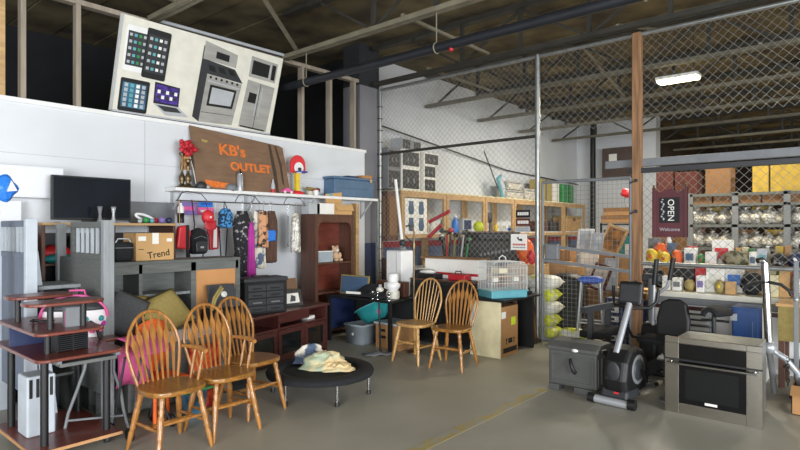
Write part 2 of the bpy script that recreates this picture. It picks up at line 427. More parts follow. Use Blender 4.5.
# --- appliance banner leaning out on the wall top
t = thing('appliance_banner', 'large white appliance banner with printed phones and stove above the wall', 'banner', (2.58, 6.36, 2.83), 0)
t.rotation_euler = (math.radians(17), 0, 0)
W, H = 2.11, 1.03
b = MB(); b.box(0, W, .0, .03, 0, H); b.build('panel', 'off_white', t, bevel=.004)
b = MB(); b.box(0, .025, -.006, 0, 0, H); b.box(0, W, -.006, 0, 0, .02); b.build('edge_strip', 'light_grey', t)
def pic(name, mats, fn):
    b = MB(); fn(b); return b.build(name, mats, t)
def sl(x0, x1, z0, z1, tilt=0):
    return [(x0 + tilt*0, z0), (x1, z0), (x1, z1), (x0, z1)]
def phone(b, cx, cz, w, h, rz=.0, rows=5, cols=4):
    c, s = math.cos(rz), math.sin(rz)
    def R(x, z): return (cx + x*c - z*s, cz + x*s + z*c)
    q = []
    for (sx, sz, a0) in ((1,-1,-PI/2),(1,1,0),(-1,1,PI/2),(-1,-1,PI)):
        for i in range(4):
            a = a0 + i*PI/6; q.append(R(sx*(w/2-.02)+.02*math.cos(a), sz*(h/2-.02)+.02*math.sin(a)))
    b.m(0).prism(q, -.004, -.001)
    b.m(1).prism([R(-w*.42,-h*.38), R(w*.42,-h*.38), R(w*.42,h*.38), R(-w*.42,h*.38)], -.005, -.004)
    for i in range(rows):
        for j in range(cols):
            x = (j-(cols-1)/2)*w*.2; z = h*.3 - i*h*.15
            b.m(2 + (i*3+j) % 3).prism([R(x-w*.06,z-w*.06), R(x+w*.06,z-w*.06), R(x+w*.06,z+w*.06), R(x-w*.06,z+w*.06)], -.006, -.005)
PM = ['black', 'screen_blue', 'light_grey', 'aqua', 'paper']
pic('phone_picture', ['white', 'dark_grey', 'light_grey', 'aqua', 'green'], lambda b: phone(b, .20, .70, .25, .48, 0))
pic('phone_picture', ['black', 'dark_grey', 'light_grey', 'aqua', 'paper'], lambda b: (phone(b, .42, .69, .27, .54, -.02), b.xf(Matrix.Translation((0, -.006, 0)))))
pic('tablet_picture', PM, lambda b: phone(b, .235, .2, .32, .36, 0, 5, 4))
def laptop(b):
    b.m(0).prism([(.46,.16),(.76,.16),(.75,.38),(.45,.40)], -.004, 0); b.m(1).prism([(.475,.18),(.745,.18),(.735,.365),(.465,.38)], -.005, -.004)
    b.m(2).prism([(.46,.16),(.76,.16),(.90,.06),(.62,.04)], -.004, 0); b.m(3).prism([(.5,.145),(.74,.145),(.81,.095),(.6,.085)], -.005, -.004)
    for i in range(10): b.m(3+i%2).prism([(.49+.05*(i%5),.22+.06*(i//5)),(.525+.05*(i%5),.22+.06*(i//5)),(.525+.05*(i%5),.26+.06*(i//5)),(.49+.05*(i%5),.26+.06*(i//5))], -.006, -.005)
pic('laptop_picture', ['black', 'screen_purple', 'light_grey', 'dark_grey', 'paper'], laptop)
def stove(b):
    b.m(1).prism([(.95,.08),(1.04,.03),(1.06,.62),(1.02,.93),(.97,.93)], -.003, 0)   # dark side
    b.m(0).prism([(1.04,.03),(1.50,.05),(1.55,.58),(1.06,.62)], -.004, 0)             # front
    b.m(1).prism([(1.04,.62),(1.56,.59),(1.42,.74),(1.02,.78)], -.005, -.001)         # cooktop
    b.m(0).prism([(.98,.78),(1.43,.76),(1.43,.92),(.98,.99)], -.004, 0)               # backguard
    b.m(2).prism([(1.14,.82),(1.32,.81),(1.32,.89),(1.14,.9)], -.005, -.004)
    b.m(2).prism([(1.11,.24),(1.47,.25),(1.49,.49),(1.12,.50)], -.005, -.004); b.m(3).prism([(1.14,.27),(1.44,.28),(1.46,.46),(1.15,.47)], -.006, -.005)
    b.m(2).prism([(1.05,.15),(1.5,.165),(1.5,.17),(1.05,.157)], -.006, -.004)
    b.m(3).prism([(1.08,.53),(1.53,.51),(1.53,.525),(1.08,.545)], -.008, -.004)
    for i in range(6): b.m(2).lathe([(.016,-.008),(.016,-.003)], (1.11+.075*i, 0, .585-.004*i), 8, 'y')
    for i in range(3): b.m(2).prism([(1.08+.14*i,.66),(1.17+.14*i,.655),(1.14+.13*i,.72),(1.06+.13*i,.725)], -.008, -.004)
pic('stove_picture', ['print_steel', 'dark_grey', 'black', 'light_grey'], stove)
def micro(b):
    b.m(0).prism([(1.63,.70),(2.04,.69),(2.04,.94),(1.63,.96)], -.004, 0); b.m(1).prism([(1.66,.74),(1.92,.735),(1.92,.90),(1.66,.915)], -.005, -.004)
    b.m(1).prism([(1.96,.72),(2.02,.72),(2.02,.91),(1.96,.915)], -.005, -.004); b.m(2).prism([(1.93,.72),(1.945,.72),(1.945,.92),(1.93,.92)], -.008, -.004)
pic('microwave_picture', ['print_steel', 'black', 'light_grey'], micro)
def fridge(b):
    b.m(0).prism([(1.60,.05),(2.03,.03),(2.05,.63),(1.63,.66)], -.004, 0); b.m(1).prism([(1.62,.05),(2.0,.03),(2.0,.05),(1.62,.07)], -.005, -.003)
    b.m(1).prism([(1.815,.05),(1.822,.05),(1.835,.64),(1.828,.64)], -.005, -.003); b.m(1).prism([(1.67,.38),(1.79,.375),(1.795,.5),(1.68,.51)], -.006, -.004)
    for x in (1.79, 1.85): b.m(2).prism([(x,.22),(x+.012,.22),(x+.02,.60),(x+.008,.60)], -.012, -.006)
pic('refrigerator_picture', ['print_steel', 'black', 'light_grey'], fridge)
# ================================================================== CAMERA / LIGHT
cam = bpy.data.cameras.new('camera'); co = bpy.data.objects.new('camera', cam); C.objects.link(co)
cam.sensor_width = 36; cam.lens = 36 * F / 800; cam.shift_y = (HOR - 225) / 800
co.location = (0, 0, EYE); co.rotation_euler = (PI/2, 0, A1 - PI/2)
cam.clip_end = 200
S.camera = co
w = bpy.data.worlds.new('world'); S.world = w; w.use_nodes = True
w.node_tree.nodes['Background'].inputs[0].default_value = (.86, .93, 1, 1); w.node_tree.nodes['Background'].inputs[1].default_value = .6
def area(name, loc, tgt, sx, sy, en, col):
    l = bpy.data.lights.new(name, 'AREA'); l.shape = 'RECTANGLE'; l.size = sx; l.size_y = sy; l.energy = en; l.color = col
    o = bpy.data.objects.new(name, l); C.objects.link(o); o.location = loc
    o.rotation_euler = (Vector(tgt) - Vector(loc)).to_track_quat('-Z', 'Y').to_euler(); return o
area('loading_door_daylight', (.5, -8.5, 1.7), (3.5, 4, .8), 6, 3.0, 1350, (.92, .96, 1))
area('front_door_daylight', (-5.5, -1.0, 1.7), (4, 4, .7), 5, 3.0, 850, (.95, .97, 1))
area('ceiling_lamp_light', (LAMP.x, LAMP.y, LAMP.z-.06), (LAMP.x, LAMP.y, 0), .7, .22, 110, (1, .9, .66))
area('cage_lamp_light', (11.5, -.6, 3.85), (11.5, -.6, 0), 1.4, .3, 170, (1, .86, .6))
area('far_bay_lamp_light', (20.5, .5, 3.85), (20.5, .5, 0), 1.4, .3, 260, (1, .82, .55))
area('cage_lamp_light', (11.5, 3.6, 3.85), (11.5, 4.2, 0), 1.4, .3, 160, (1, .95, .85))
S.view_settings.view_transform = 'Standard'; S.view_settings.look = 'None'; S.view_settings.gamma = 1; S.view_settings.use_curve_mapping = False
S.view_settings.exposure = 0
# ================================================================== shared builders
def each(name, mats, parent, fns, bevel=0):
    for f in fns:
        b = MB(); f(b); b.build(name, mats, parent, bevel=bevel)
def pillow_mesh(b, w, h, th, Mx=Matrix.Identity(4), n=10):
    def fn(sg):
        def g(i, j):
            x = i*2-1; y = j*2-1; e = max(0, (1-x**4))**.5 * max(0, (1-y**4))**.5
            q = 1 - .06*(abs(x)**2)*(1-abs(y)**2) ; p = 1 - .06*(abs(y)**2)*(1-abs(x)**2)
            return Mx @ Vector((x*w/2*p, y*h/2*q, sg*th/2*e))
        return g
    for sg in (1, -1): b.surf(fn(sg), n, n, .002*sg)
    return b
def carton(label, w, d, h, loc, rz=0, m='card', group=None, tape=True, name='cardboard_box', cat='box', lines=True):
    """closed carton, origin at its base centre"""
    t = thing(name, label, cat, loc, rz, group)
    MB().box(-w/2, w/2, -d/2, d/2, 0, h).build('body', m, t, bevel=.004)
    if tape:
        b = MB(); b.box(-w/2-.001, w/2+.001, -.025, .025, h-.08, h+.0015); b.build('tape', 'tape', t)
    if lines:
        b = MB(); b.box(-w*.3, w*.05, -d/2-.0015, -d/2, h*.22, h*.26); b.build('print', 'ink', t)
    return t
def open_carton(label, w, d, h, loc, rz=0, m='card', flap=.14, group=None):
    t = thing('cardboard_box', label, 'box', loc, rz, group)
    b = MB(); e = .006
    b.box(-w/2, w/2, -d/2, d/2, 0, e); b.box(-w/2, -w/2+e, -d/2, d/2, 0, h); b.box(w/2-e, w/2, -d/2, d/2, 0, h); b.box(-w/2, w/2, -d/2, -d/2+e, 0, h); b.box(-w/2, w/2, d/2-e, d/2, 0, h)
    b.build('body', m, t)
    each('flap', m, t, [lambda b: b.bar((-w/2, 0, h), (-w/2-flap*.8, 0, h-flap*.5), d, .005), lambda b: b.bar((w/2, 0, h), (w/2+flap*.8, 0, h+flap*.4), d, .005),
                        lambda b: b.bar((0, -d/2, h), (0, -d/2-flap*.45, h-flap*.85), w, .005, up=(0, 1, .3))])
    return t
def turned(b, a, c, prof, n=12):
    a = Vector(a); c = Vector(c); b.tube([a.lerp(c, s) for s, r in prof], [r for s, r in prof], n)
LEG = [(0,.014),(.06,.019),(.12,.021),(.2,.016),(.24,.022),(.3,.016),(.34,.022),(.5,.021),(.6,.0185),(.63,.022),(.68,.015),(.72,.019),(.85,.017),(1,.011)]
STR = [(0,.008),(.2,.011),(.45,.014),(.5,.018),(.55,.014),(.8,.011),(1,.008)]
def hoop_pt(s):
    # s 0..1 along the bow
    a = PI*s; x = -math.cos(a)
    z = .44 + .50*max(0, math.sin(a))**.62
    wd = .15 + .062*min(1, (z-.44)/.25)
    return Vector((x*wd, .165 + .115*(z-.44)/.5, z))
def windsor(label, wood, seatm, arrow=True, arm=False, loc=(0,0,0), rz=0):
    t = thing('windsor_chair', label, 'chair', loc, rz, 'wooden hoop back chairs')
    n = 26; out = []
    for i in range(n):
        a = 2*PI*i/n; ca, sa = math.cos(a), math.sin(a)
        p = 2/3.0
        x = .215*math.copysign(abs(ca)**p, ca); y = .205*math.copysign(abs(sa)**p, sa)
        if y > 0: x *= 1 - .14*y/.2
        out.append((x, y))
    MB().prism(out, .415, .452, 'xy').build('seat', seatm, t, bevel=.012, seg=3)
    for sx in (-1, 1):
        for sy in (-1, 1):
            b = MB(); turned(b, (sx*.135, sy*.13, .425), (sx*.20, sy*.195+(.02 if sy>0 else 0), 0), LEG); b.build('leg', wood, t)
        b = MB(); turned(b, (sx*.165, -.165, .19), (sx*.165, .17, .19), STR, 8); b.build('stretcher', wood, t)
    b = MB(); turned(b, (-.165, 0, .19), (.165, 0, .19), STR, 8); b.build('stretcher', wood, t)
    b = MB(); turned(b, (-.168, -.163, .235), (.168, -.163, .235), STR, 8); b.build('stretcher', wood, t)
    N = 28; MB().tube([hoop_pt(i/N) for i in range(N+1)], .0125, 8).build('hoop', wood, t)
    K = 7
    for i in range(K):
        q = (i+1)/(K+1); s = .14 + .72*q if arrow else .16 + .68*q
        top = hoop_pt(s); bot = Vector((-.115 + .23*i/(K-1), .15 if i in (0, K-1) else .165, .445))
        b = MB()
        if arrow:
            ws = [(0,.006),(.12,.006),(.35,.009),(.58,.013),(.67,.021),(.73,.021),(.81,.009),(.86,.006),(1,.005)]
            L = bot.lerp
            vs = []
            for (f, w_) in ws:
                c = bot.lerp(top, f); th = .005 if .3 < f < .8 else .0055
                vs += [c+Vector((-w_, -th, 0)), c+Vector((w_, -th, 0)), c+Vector((w_, th, 0)), c+Vector((-w_, th, 0))]
            fs = [(0,1,2,3)] + [tuple(range(len(vs)-4, len(vs)))[::-1]]
            for r in range(len(ws)-1):
                for k in range(4): fs.append((r*4+k, r*4+(k+1) % 4, r*4+4+(k+1) % 4, r*4+4+k))
            b.add(vs, fs)
        else: turned(b, bot, top, [(0,.006),(.4,.0085),(1,.005)], 8)
        b.build('spindle', wood, t)
    if arm:
        b = MB(); b.tube([(.205,.19,.665),(.225,.08,.668),(.225,-.06,.668),(.215,-.10,.66)], [.013,.017,.022,.016], 8); b.build('armrest', wood, t)
        for y in (-.055, .04):
            b = MB(); turned(b, (.222, y, .66), (.185, y+.01, .445), [(0,.008),(.3,.016),(.45,.009),(.6,.015),(1,.009)], 8); b.build('arm_post', wood, t)
    return t
def garment(name, label, cat, x, y, zrail, ztop, zbot, wf, mats, dep=.05, group=None, folds=5, seed=0, rz=0):
    """cloth hung from the rail: wire hanger and a folded closed body. wf: list of half widths top to bottom"""
    t = thing(name, label, cat, (x, y, zbot), rz, group)
    zr = zrail - zbot; zt = ztop - zbot; w0 = wf[1]
    b = MB(); b.tube([(0, 0.0, zr-.01), (.0, .0, zr+.017), (0, -.012, zr+.024), (0, -.026, zr+.012)], .0025, 6)
    b.build('hook', 'chrome', t)
    MB().tube([(0,0,zr-.005), (0,0,zt+.012), (-w0*.8,0,zt-.05), (w0*.8,0,zt-.05), (0,0,zt+.012)], .0025, 6).build('hanger', 'chrome', t)
    rr = random.Random(seed); ph = rr.uniform(0, 6); n = 32; m = 16; vs = []; fs = []
    for i in range(m+1):
        s = i/m; q = s*(len(wf)-1); k0 = min(int(q), len(wf)-2); w_ = wf[k0] + (wf[k0+1]-wf[k0])*(q-k0)
        z = zt*(1-s)
        for k in range(n):
            a = 2*PI*k/n; fo = 1 + (.35*s+.05)*math.sin(folds*a+ph+s*1.5)
            e = min(1, s*6+.15)
            vs.append((w_*math.cos(a)*(1+.04*math.sin(9*s+ph)), dep*e*math.sin(a)*fo, z + (.012*math.sin(3*a+ph) if i == m else 0)))
    for i in range(m):
        for k in range(n): l = (k+1) % n; fs.append((i*n+k, i*n+l, (i+1)*n+l, (i+1)*n+k))
    fs.append(tuple(range(n))[::-1]); fs.append(tuple(range(m*n, m*n+n)))
    MB().add(vs, fs, True).build('cloth', mats, t)
    return t
# ================================================================== CHAIRS
windsor('leftmost oak hoop back chair with arrow spindles, nearest the camera', 'oak', 'oak_seat', True, True, (1.95, 3.79, 0), .05)
windsor('middle of the three oak chairs on the left, between two others', 'oak', 'oak_seat', True, True, (2.385, 3.82, 0), .0)
windsor('oak hoop back chair closest to the small trampoline', 'oak', 'oak_seat', True, False, (2.80, 4.05, 0), .10)
windsor('pale oak chair with thin round spindles in front of the black cabinet', 'oak_light', 'oak_light', False, False, (5.10, 4.11, 0), -PI/2-.03)
windsor('oak hoop back chair beside the white cabinet side', 'oak', 'oak_seat', True, False, (5.14, 3.61, 0), -PI/2+.16)
# ================================================================== TRAMPOLINE
t = thing('mini_trampoline', 'small round black fitness trampoline on the concrete floor', 'trampoline', (3.52, 3.99, 0)); R_ = .475; Zt = .215
MB().tube([(math.cos(2*PI*i/48)*R_, math.sin(2*PI*i/48)*R_, Zt) for i in range(48)], .017, 8, True).build('frame_ring', 'dark_grey', t)
b = MB(); b.lathe([(R_+.02, Zt-.03), (R_+.03, Zt), (R_+.015, Zt+.022), (R_-.06, Zt+.026), (R_-.12, Zt+.018), (R_-.125, Zt+.005)], n=48); b.build('pad', 'fabric_black', t)
MB().lathe([(0, Zt+.002), (.2, Zt), (R_-.10, Zt+.004), (R_-.10, Zt-.002), (0, Zt-.004)], n=40).build('jump_mat', 'fabric_grey', t)
for i in range(6):
    a = 2*PI*i/6 + .12; x, y = (R_-.02)*math.cos(a), (R_-.02)*math.sin(a)
    l = MB().cyl((x, y, .02), (x, y, Zt), .013, n=10).build('leg', 'chrome', t)
    MB().lathe([(.02, 0), (.02, .025), (.015, .035)], (x, y, 0), 10).build('rubber_foot', 'black', l)
b = MB()
def heap(cx, cy, rx, ry, h, sd):
    n, m = 40, 18; vs = []; fs = []
    for i in range(m+1):
        q = i/m
        for k in range(n):
            a = 2*PI*k/n
            r = 1 + .16*math.sin(2*a+sd) + .09*math.sin(5*a+3*q+sd) + .05*math.sin(9*a-4*q)
            z = h*(math.cos(q*PI/2)**.75)*(1+.22*math.sin(3*a+sd+5*q)*q) + .012*math.sin(7*a+6*q)*q*(1-q)*4
            rr_ = q**.8*(1+.10*math.sin(6*PI*q+2*a))
            vs.append((cx+rx*r*rr_*math.cos(a), cy+ry*r*rr_*math.sin(a), max(.004, z)))
    for i in range(m):
        for k in range(n): l = (k+1) % n; fs.append((i*n+k, (i+1)*n+k, (i+1)*n+l, i*n+l))
    fs.append(tuple(range(m*n, m*n+n)))
    b.add(vs, fs, True)
heap(0, 0, .20, .16, .15, .6); heap(.10, -.10, .17, .11, .07, 2.1)
mk('blanket', 'd6bd8c', .85, scale=6, col2='a9b59a', contrast=(.42,.58))
tag(b.build('crumpled_blanket', 'blanket', loc=(3.56, 3.96, Zt+.02), rz=-.85), 'crumpled pastel patterned blanket lying on the small trampoline', 'blanket')
b = MB(); heap(0, 0, .15, .10, .17, 1.3)
tag(b.build('white_cloth', 'floral', loc=(3.62, 4.25, Zt+.02), rz=-.4), 'white printed cloth bunched behind the pastel blanket on the trampoline', 'cloth')
# ================================================================== COMPUTER CART (front left)
t = thing('computer_cart', 'cherry computer cart with black tube legs at the left edge', 'computer cart', (1.2, 4.0, 0))
def rr_plate(x0, x1, y0, y1, r=.06):
    q = []
    for (cx, cy, a0) in ((x1-r, y0+r, -PI/2), (x1-r, y1-r, 0), (x0+r, y1-r, PI/2), (x0+r, y0+r, PI)):
        q += arc(cx, cy, r, a0, a0+PI/2, 5)
    return q
def plate(name, x0, x1, y0, y1, z, th=.022, r=.06):
    MB().prism(rr_plate(x0, x1, y0, y1, r), z-th, z, 'xy').build(name, 'cherry', t, bevel=.006)
MB().box(0, .56, .12, .95, .075, .10).build('base_board', 'cherry', t, bevel=.003)
each('base_edge', 'cherry_edge', t, [lambda b: b.box(0, .56, .115, .12, .077, .098), lambda b: b.box(-.005, 0, .12, .95, .077, .098)])
MB().prism(arc(.45,.03,.07,-PI/2,0,5)+[(.52,.34),(.66,.40)]+arc(.60,.86,.06,0,PI/2,4)+arc(.04,.86,.06,PI/2,PI,4)+arc(.05,.03,.07,PI,1.5*PI,5), .698, .72, 'xy').build('desktop', 'cherry', t, bevel=.006); plate('monitor_shelf', -.02, .40, -.02, .85, .885)
plate('top_shelf', -.06, .42, 0, .24, 1.07, r=.1); plate('top_shelf', -.02, .40, .50, .76, 1.07, r=.1)
for (x, y, z1) in ((.10, .23, .70), (.50, .24, .70), (.07, .83, .70), (.52, .83, .70)):
    l = MB().cyl((x, y, .10), (x, y, z1), .025, n=14).build('leg', 'black', t)
    c = MB(); c.lathe([(.0, -.012), (.034, -.012), (.034, .012), (0, .012)], (x, y, .034), 14, 'x'); c.build('caster', 'dark_grey', l)
each('post', 'black', t, [lambda b, x=x, y=y, z0=z0, z1=z1: b.cyl((x, y, z0), (x, y, z1), .02, n=12) for (x, y, z0, z1) in
     ((.10, .17, .72, .863), (.06, .70, .72, .863), (.36, .70, .72, .863), (.10, .12, .885, 1.05), (.06, .64, .885, 1.05), (.30, .12, .885, 1.05))])
MB().box(.0, .33, .60, .62, .72, .86).build('modesty_panel', 'navy', t)
MB().box(.14, .50, .06, .42, .635, .66).build('keyboard_tray', 'grey_wood', t, bevel=.004)
each('tray_rail', 'mid_grey', t, [lambda b, x=x: b.box(x, x+.03, .06, .5, .66, .70) for x in (.12, .49)])
t = thing('disc_rack', 'black slotted disc rack on the cherry cart desktop', 'disc rack', (1.44, 4.22, .72), .1)
each('end_plate', 'black', t, [lambda b, x=x: b.box(x, x+.008, -.07, .07, 0, .125) for x in (-.10, .0, .092)])
each('slot_shelf', 'dark_grey', t, [lambda b, i=i: b.box(-.092, .092, -.068, .066, .008+i*.0135, .012+i*.0135) for i in range(9)])
t = thing('letter_holder', 'pink and white striped paper holder standing on the cart monitor shelf', 'paper holder', (1.44, 4.16, .885))
MB().box(-.045, .045, -.03, .03, 0, .006).build('base', 'mid_grey', t)
each('divider', 'mid_grey', t, [lambda b, y=y: b.box(-.045, .045, y, y+.003, .006, .13) for y in (-.03, -.005, .025)])
each('paper', 'pink', t, [lambda b, i=i: b.box(-.043, .043, -.022+.012*i, -.02+.012*i, .007, .115-.01*(i%2)) for i in range(3)])
tag(MB().tube([(1.30,4.52,.897),(1.42,4.42,.897),(1.36,4.28,.91),(1.26,4.33,.93),(1.30,4.45,.9)], .008, 6).build('black_cable', 'black'), 'black cable coiled on the cart monitor shelf', 'cable')
t = thing('backpack', 'pink polka dot backpack with a dark grey flap on the cart', 'backpack', (1.64, 4.66, .722), -.55)
mk('dots', 'e9e4e6', .8, var=0)
b = MB(); b.ell((0, 0, .15), (.225, .10, .16), 24, 14); b.box(-.16, .16, -.07, .07, 0, .03); b.build('bag', 'dots', t)
b = MB(); b.surf(lambda i, j: Vector((.232*math.sin(1.25*j)*math.cos(2*PI*i), -.008+.108*math.sin(1.25*j)*math.sin(2*PI*i), .155+.165*math.cos(1.25*j))), 28, 8, -.006)
b.build('flap', 'dark_grey', t)
MB().tube([(.228*math.cos(PI*i/14), -.03, .15+.165*math.sin(PI*i/14)) for i in range(15)], .012, 8).build('piping', 'pink', t)
MB().tube([(-.06,.06,.29),(-.05,.06,.345),(.05,.06,.345),(.06,.06,.29)], .01, 6).build('handle', 'pink', t)
for i in range(15):
    az = -.15 - 2.8*i/14; z = (.05, .10, .14)[i % 3]; f = math.sqrt(1-((z-.15)/.16)**2)
    MB().ell((.215*f*math.cos(az), .092*f*math.sin(az), z), (.024, .018, .024), 12, 8).build('dot', ('pink', 'teal', 'magenta')[i*2 % 3], t)
MB().tube([(.12,-.09,.12),(.17,-.14,.10),(.19,-.16,.03),(.20,-.15,-.0)], .012, 6).build('strap', 'black', t)
t = thing('slotted_bin', 'pale blue grey slotted plastic bin standing on the cart base board', 'bin', (1.34, 4.55, .10))
MB().box(-.08, .10, -.10, .10, 0, .42).build('body', 'pale_wood_paint', t, bevel=.012)
each('slot', 'black', t, [lambda b, i=i: b.box(-.065+i*.042, -.045+i*.042, -.102, -.09, .27, .40) for i in range(4)])
# ---- walker / folding frame behind the cart
t = thing('folding_walker', 'grey bent tube walker frame with small wheels behind the cart', 'walker', (1.86, 4.46, 0))
each('side_tube', 'mid_grey', t, [
    lambda b: b.tube([(-.10,-.20,.62),(-.10,-.19,.50),(-.04,-.17,.34),(-.02,-.17,.20),(.02,-.16,.045)], .012, 8),
    lambda b: b.tube([(-.2,.02,.62),(-.22,.02,.5),(-.27,.02,.36),(-.33,.02,.2),(-.36,.02,.05)], .012, 8)])
each('cross_tube', 'mid_grey', t, [lambda b: b.tube([(-.34,.02,.15),(-.02,-.17,.15)], .009, 8), lambda b: b.tube([(-.20,.02,.62),(-.10,-.2,.62)], .012, 8)])
each('wheel', 'dark_grey', t, [lambda b: b.lathe([(.008,-.012),(.045,-.012),(.045,.012),(.008,.012)], (.035,-.16,.045), 16, 'x'), lambda b: b.lathe([(.008,-.012),(.045,-.012),(.045,.012),(.008,.012)], (-.34,.02,.045), 16, 'x')])
# ---- doll stroller
t = thing('toy_stroller', 'pink toy stroller with black folding frame behind the leftmost chair', 'stroller', (1.97, 4.26, 0), .2)
each('frame_tube', 'dark_grey', t, [lambda b: b.tube([(-.17,-.1,.05),(.05,.05,.72)], .009, 6), lambda b: b.tube([(.17,-.1,.05),(-.05,.05,.72)], .009, 6), lambda b: b.tube([(-.16,.12,.05),(-.16,-.02,.60)], .009, 6), lambda b: b.tube([(.16,.12,.05),(.16,-.02,.60)], .009, 6)])
MB().surf(lambda i, j: Vector(((i-.5)*.28, .08-.10*j*0+.12*(j-.5)**2, .34+.30*j+.02*math.sin(6*i))), 8, 8, .012).build('seat_fabric', 'pink', t)
MB().surf(lambda i, j: Vector(((i-.5)*.3, .1-.22*math.sin(PI/2*j), .60+.12*math.cos(PI/2*j)*1)), 8, 8, .008).build('canopy', 'pink', t)
each('wheel', 'black', t, [lambda b, x=x, y=y: b.lathe([(.012,-.012),(.038,-.012),(.05,-.006),(.05,.006),(.038,.012),(.012,.012)], (x, y, .05), 16, 'x') for x in (-.18, .18) for y in (-.1, .12)])
t = thing('toy_chair', 'bright orange plastic child chair behind the leftmost oak chair', 'child chair', (2.20, 4.44, 0), .1)
MB().surf(lambda i, j: Vector(((i-.5)*.30*(1-.12*j), .12-.02*j+.04*(i-.5)**2*4, .36+.44*j-.05*(2*i-1)**2*j)), 10, 10, .012).build('backrest', 'orange', t)
MB().box(-.15, .15, -.17, .13, .33, .355).build('seat', 'orange', t, bevel=.01)
each('leg', 'orange', t, [lambda b, x=x, y=y: b.cyl((x*1.1, y, 0), (x, y*.9, .335), .016, n=8) for x in (-.13, .13) for y in (-.15, .12)])
t = thing('patterned_tote', 'red and orange patterned tote bag behind the middle oak chair', 'bag', (2.62, 4.48, 0), .1)
mk('tote_print', 'd8501e', .8, scale=16, col2='a51f26', contrast=(.42,.58))
MB().lathe([(.10,0),(.15,.02),(.16,.25),(.145,.48),(.15,.52)], n=20, sy=.6).build('bag', 'tote_print', t)
MB().tube([(-.08,-.05,.5),(-.06,-.06,.62),(.06,-.06,.62),(.08,-.05,.5)], .008, 6).build('handle', 'red', t)
t = thing('storage_tub', 'clear blue storage tub with green lid under the middle oak chair', 'storage tub', (2.40, 4.30, 0), .05)
MB().lathe([(.13,0),(.15,.02),(.17,.22),(.175,.22)], n=4, sy=.7, R=rot3(0,0,PI/4)).build('tub', 'screen_blue', t, bevel=.01)
MB().box(-.135, .135, -.105, .105, .22, .24).build('lid', 'green', t, bevel=.008)
# ================================================================== BED PANELS AND GREY FURNITURE
def bed_panel(label, x, y0, y1, z, gap, m1, m2):
    t = thing('bed_end_panel', label, 'bed panel', (x, y0, 0)); L = y1 - y0
    each('post', m2, t, [lambda b: b.box(-.035, .045, 0, .055, 0, z+.012), lambda b: b.box(-.035, .035, L-.055, L, 0, z-.01)], .004)
    yg = L - .055 - gap
    MB().box(-.02, .02, .055, L-.055, .25, z-.30).build('lower_panel', m1, t, bevel=.003)
    each('rail', m1, t, [lambda b: b.box(-.025, .025, .055, yg, z-.05, z), lambda b: b.box(-.025, .025, .055, yg, z-.30, z-.255)], .003)
    if gap: MB().box(-.025, .025, yg-.045, yg, z-.255, z-.05).build('stile', m1, t)
    n = 6; y_a, y_b = .055, yg - (.045 if gap else 0)
    each('slat', 'pale_wood_paint', t, [lambda b, i=i: b.box(-.01, .01, y_a+(y_b-y_a)*(i+.5)/n-.014, y_a+(y_b-y_a)*(i+.5)/n+.014, z-.256, z-.049) for i in range(n)])
bed_panel('grey slatted bed end panel beside the long grey headboard', 1.83, 4.53, 5.56, 1.60, .27, 'grey_wood', 'grey_wood_light')
bed_panel('blue grey slatted bed end panel standing left behind the cart', 1.44, 4.98, 5.72, 1.61, 0, 'blue_grey_wood', 'pale_wood_paint')
tag(MB().box(1.18, 1.27, 5.2, 5.26, 0, 1.63).build('bed_post', 'pale_wood_paint', bevel=.004), 'pale grey bed post at the far left edge', 'bed post')
tag(MB().bar((1.56, 4.90, 0), (1.50, 5.18, 1.36), .09, .022, up=(0,1,0)).build('bed_plank', 'pale_wood_paint'), 'pale plank leaning against the left slatted bed panel', 'plank')
t = thing('nightstand', 'grey nightstand with open front between the two slatted bed panels', 'nightstand', (1.655, 5.22, 0))
MB().box(-.155, .155, -.2, .22, 1.06, 1.09).build('top', 'grey_wood_light', t, bevel=.004)
each('side', 'grey_wood', t, [lambda b, x=x: b.box(x-.012, x+.012, -.18, .2, 0, 1.06) for x in (-.13, .13)])
each('shelf', 'grey_wood', t, [lambda b, z=z: b.box(-.118, .118, -.18, .2, z, z+.02) for z in (.35, .72)])
MB().box(-.118, .118, .18, .2, 0, 1.06).build('back', 'dark_grey', t)
# ---- headboard bookcase
HY = 4.95; hx0, hx1 = 1.90, oy(240, 260, HY).x; t = thing('headboard_bookcase', 'long grey wooden headboard bookcase with tan panel at its right end', 'bookcase', (hx0, HY, 0)); W = hx1-hx0; HZ = 1.255
MB().box(0, W, -.01, .36, HZ-.03, HZ).build('top', 'grey_wood', t, bevel=.004)
MB().box(.02, W-.02, .0, .02, HZ-.11, HZ-.03).build('rail', 'grey_wood', t)
xd = oy(139, 280, HY).x - hx0; xt = oy(196, 280, HY).x - hx0
each('stile', 'grey_wood', t, [lambda b, x=x, w=w: b.box(x, x+w, 0, .34, 0, HZ-.03) for x, w in ((.0, .05), (xd, .03), (xt-.05, .05), (W-.05, .05))])
MB().box(.05, W-.05, .32, .34, .02, HZ-.03).build('back', 'grey_wood', t)
each('shelf', 'grey_wood_light', t, [lambda b: b.box(xd+.03, xt-.05, .02, .32, .93, .955), lambda b: b.box(.05, W-.05, .02, .32, .52, .545), lambda b: b.box(.05, W-.05, .02, .32, .05, .08)])
MB().box(xt, W-.05, .01, .03, .545, HZ-.11).build('tan_panel', 'tan_panel', t)
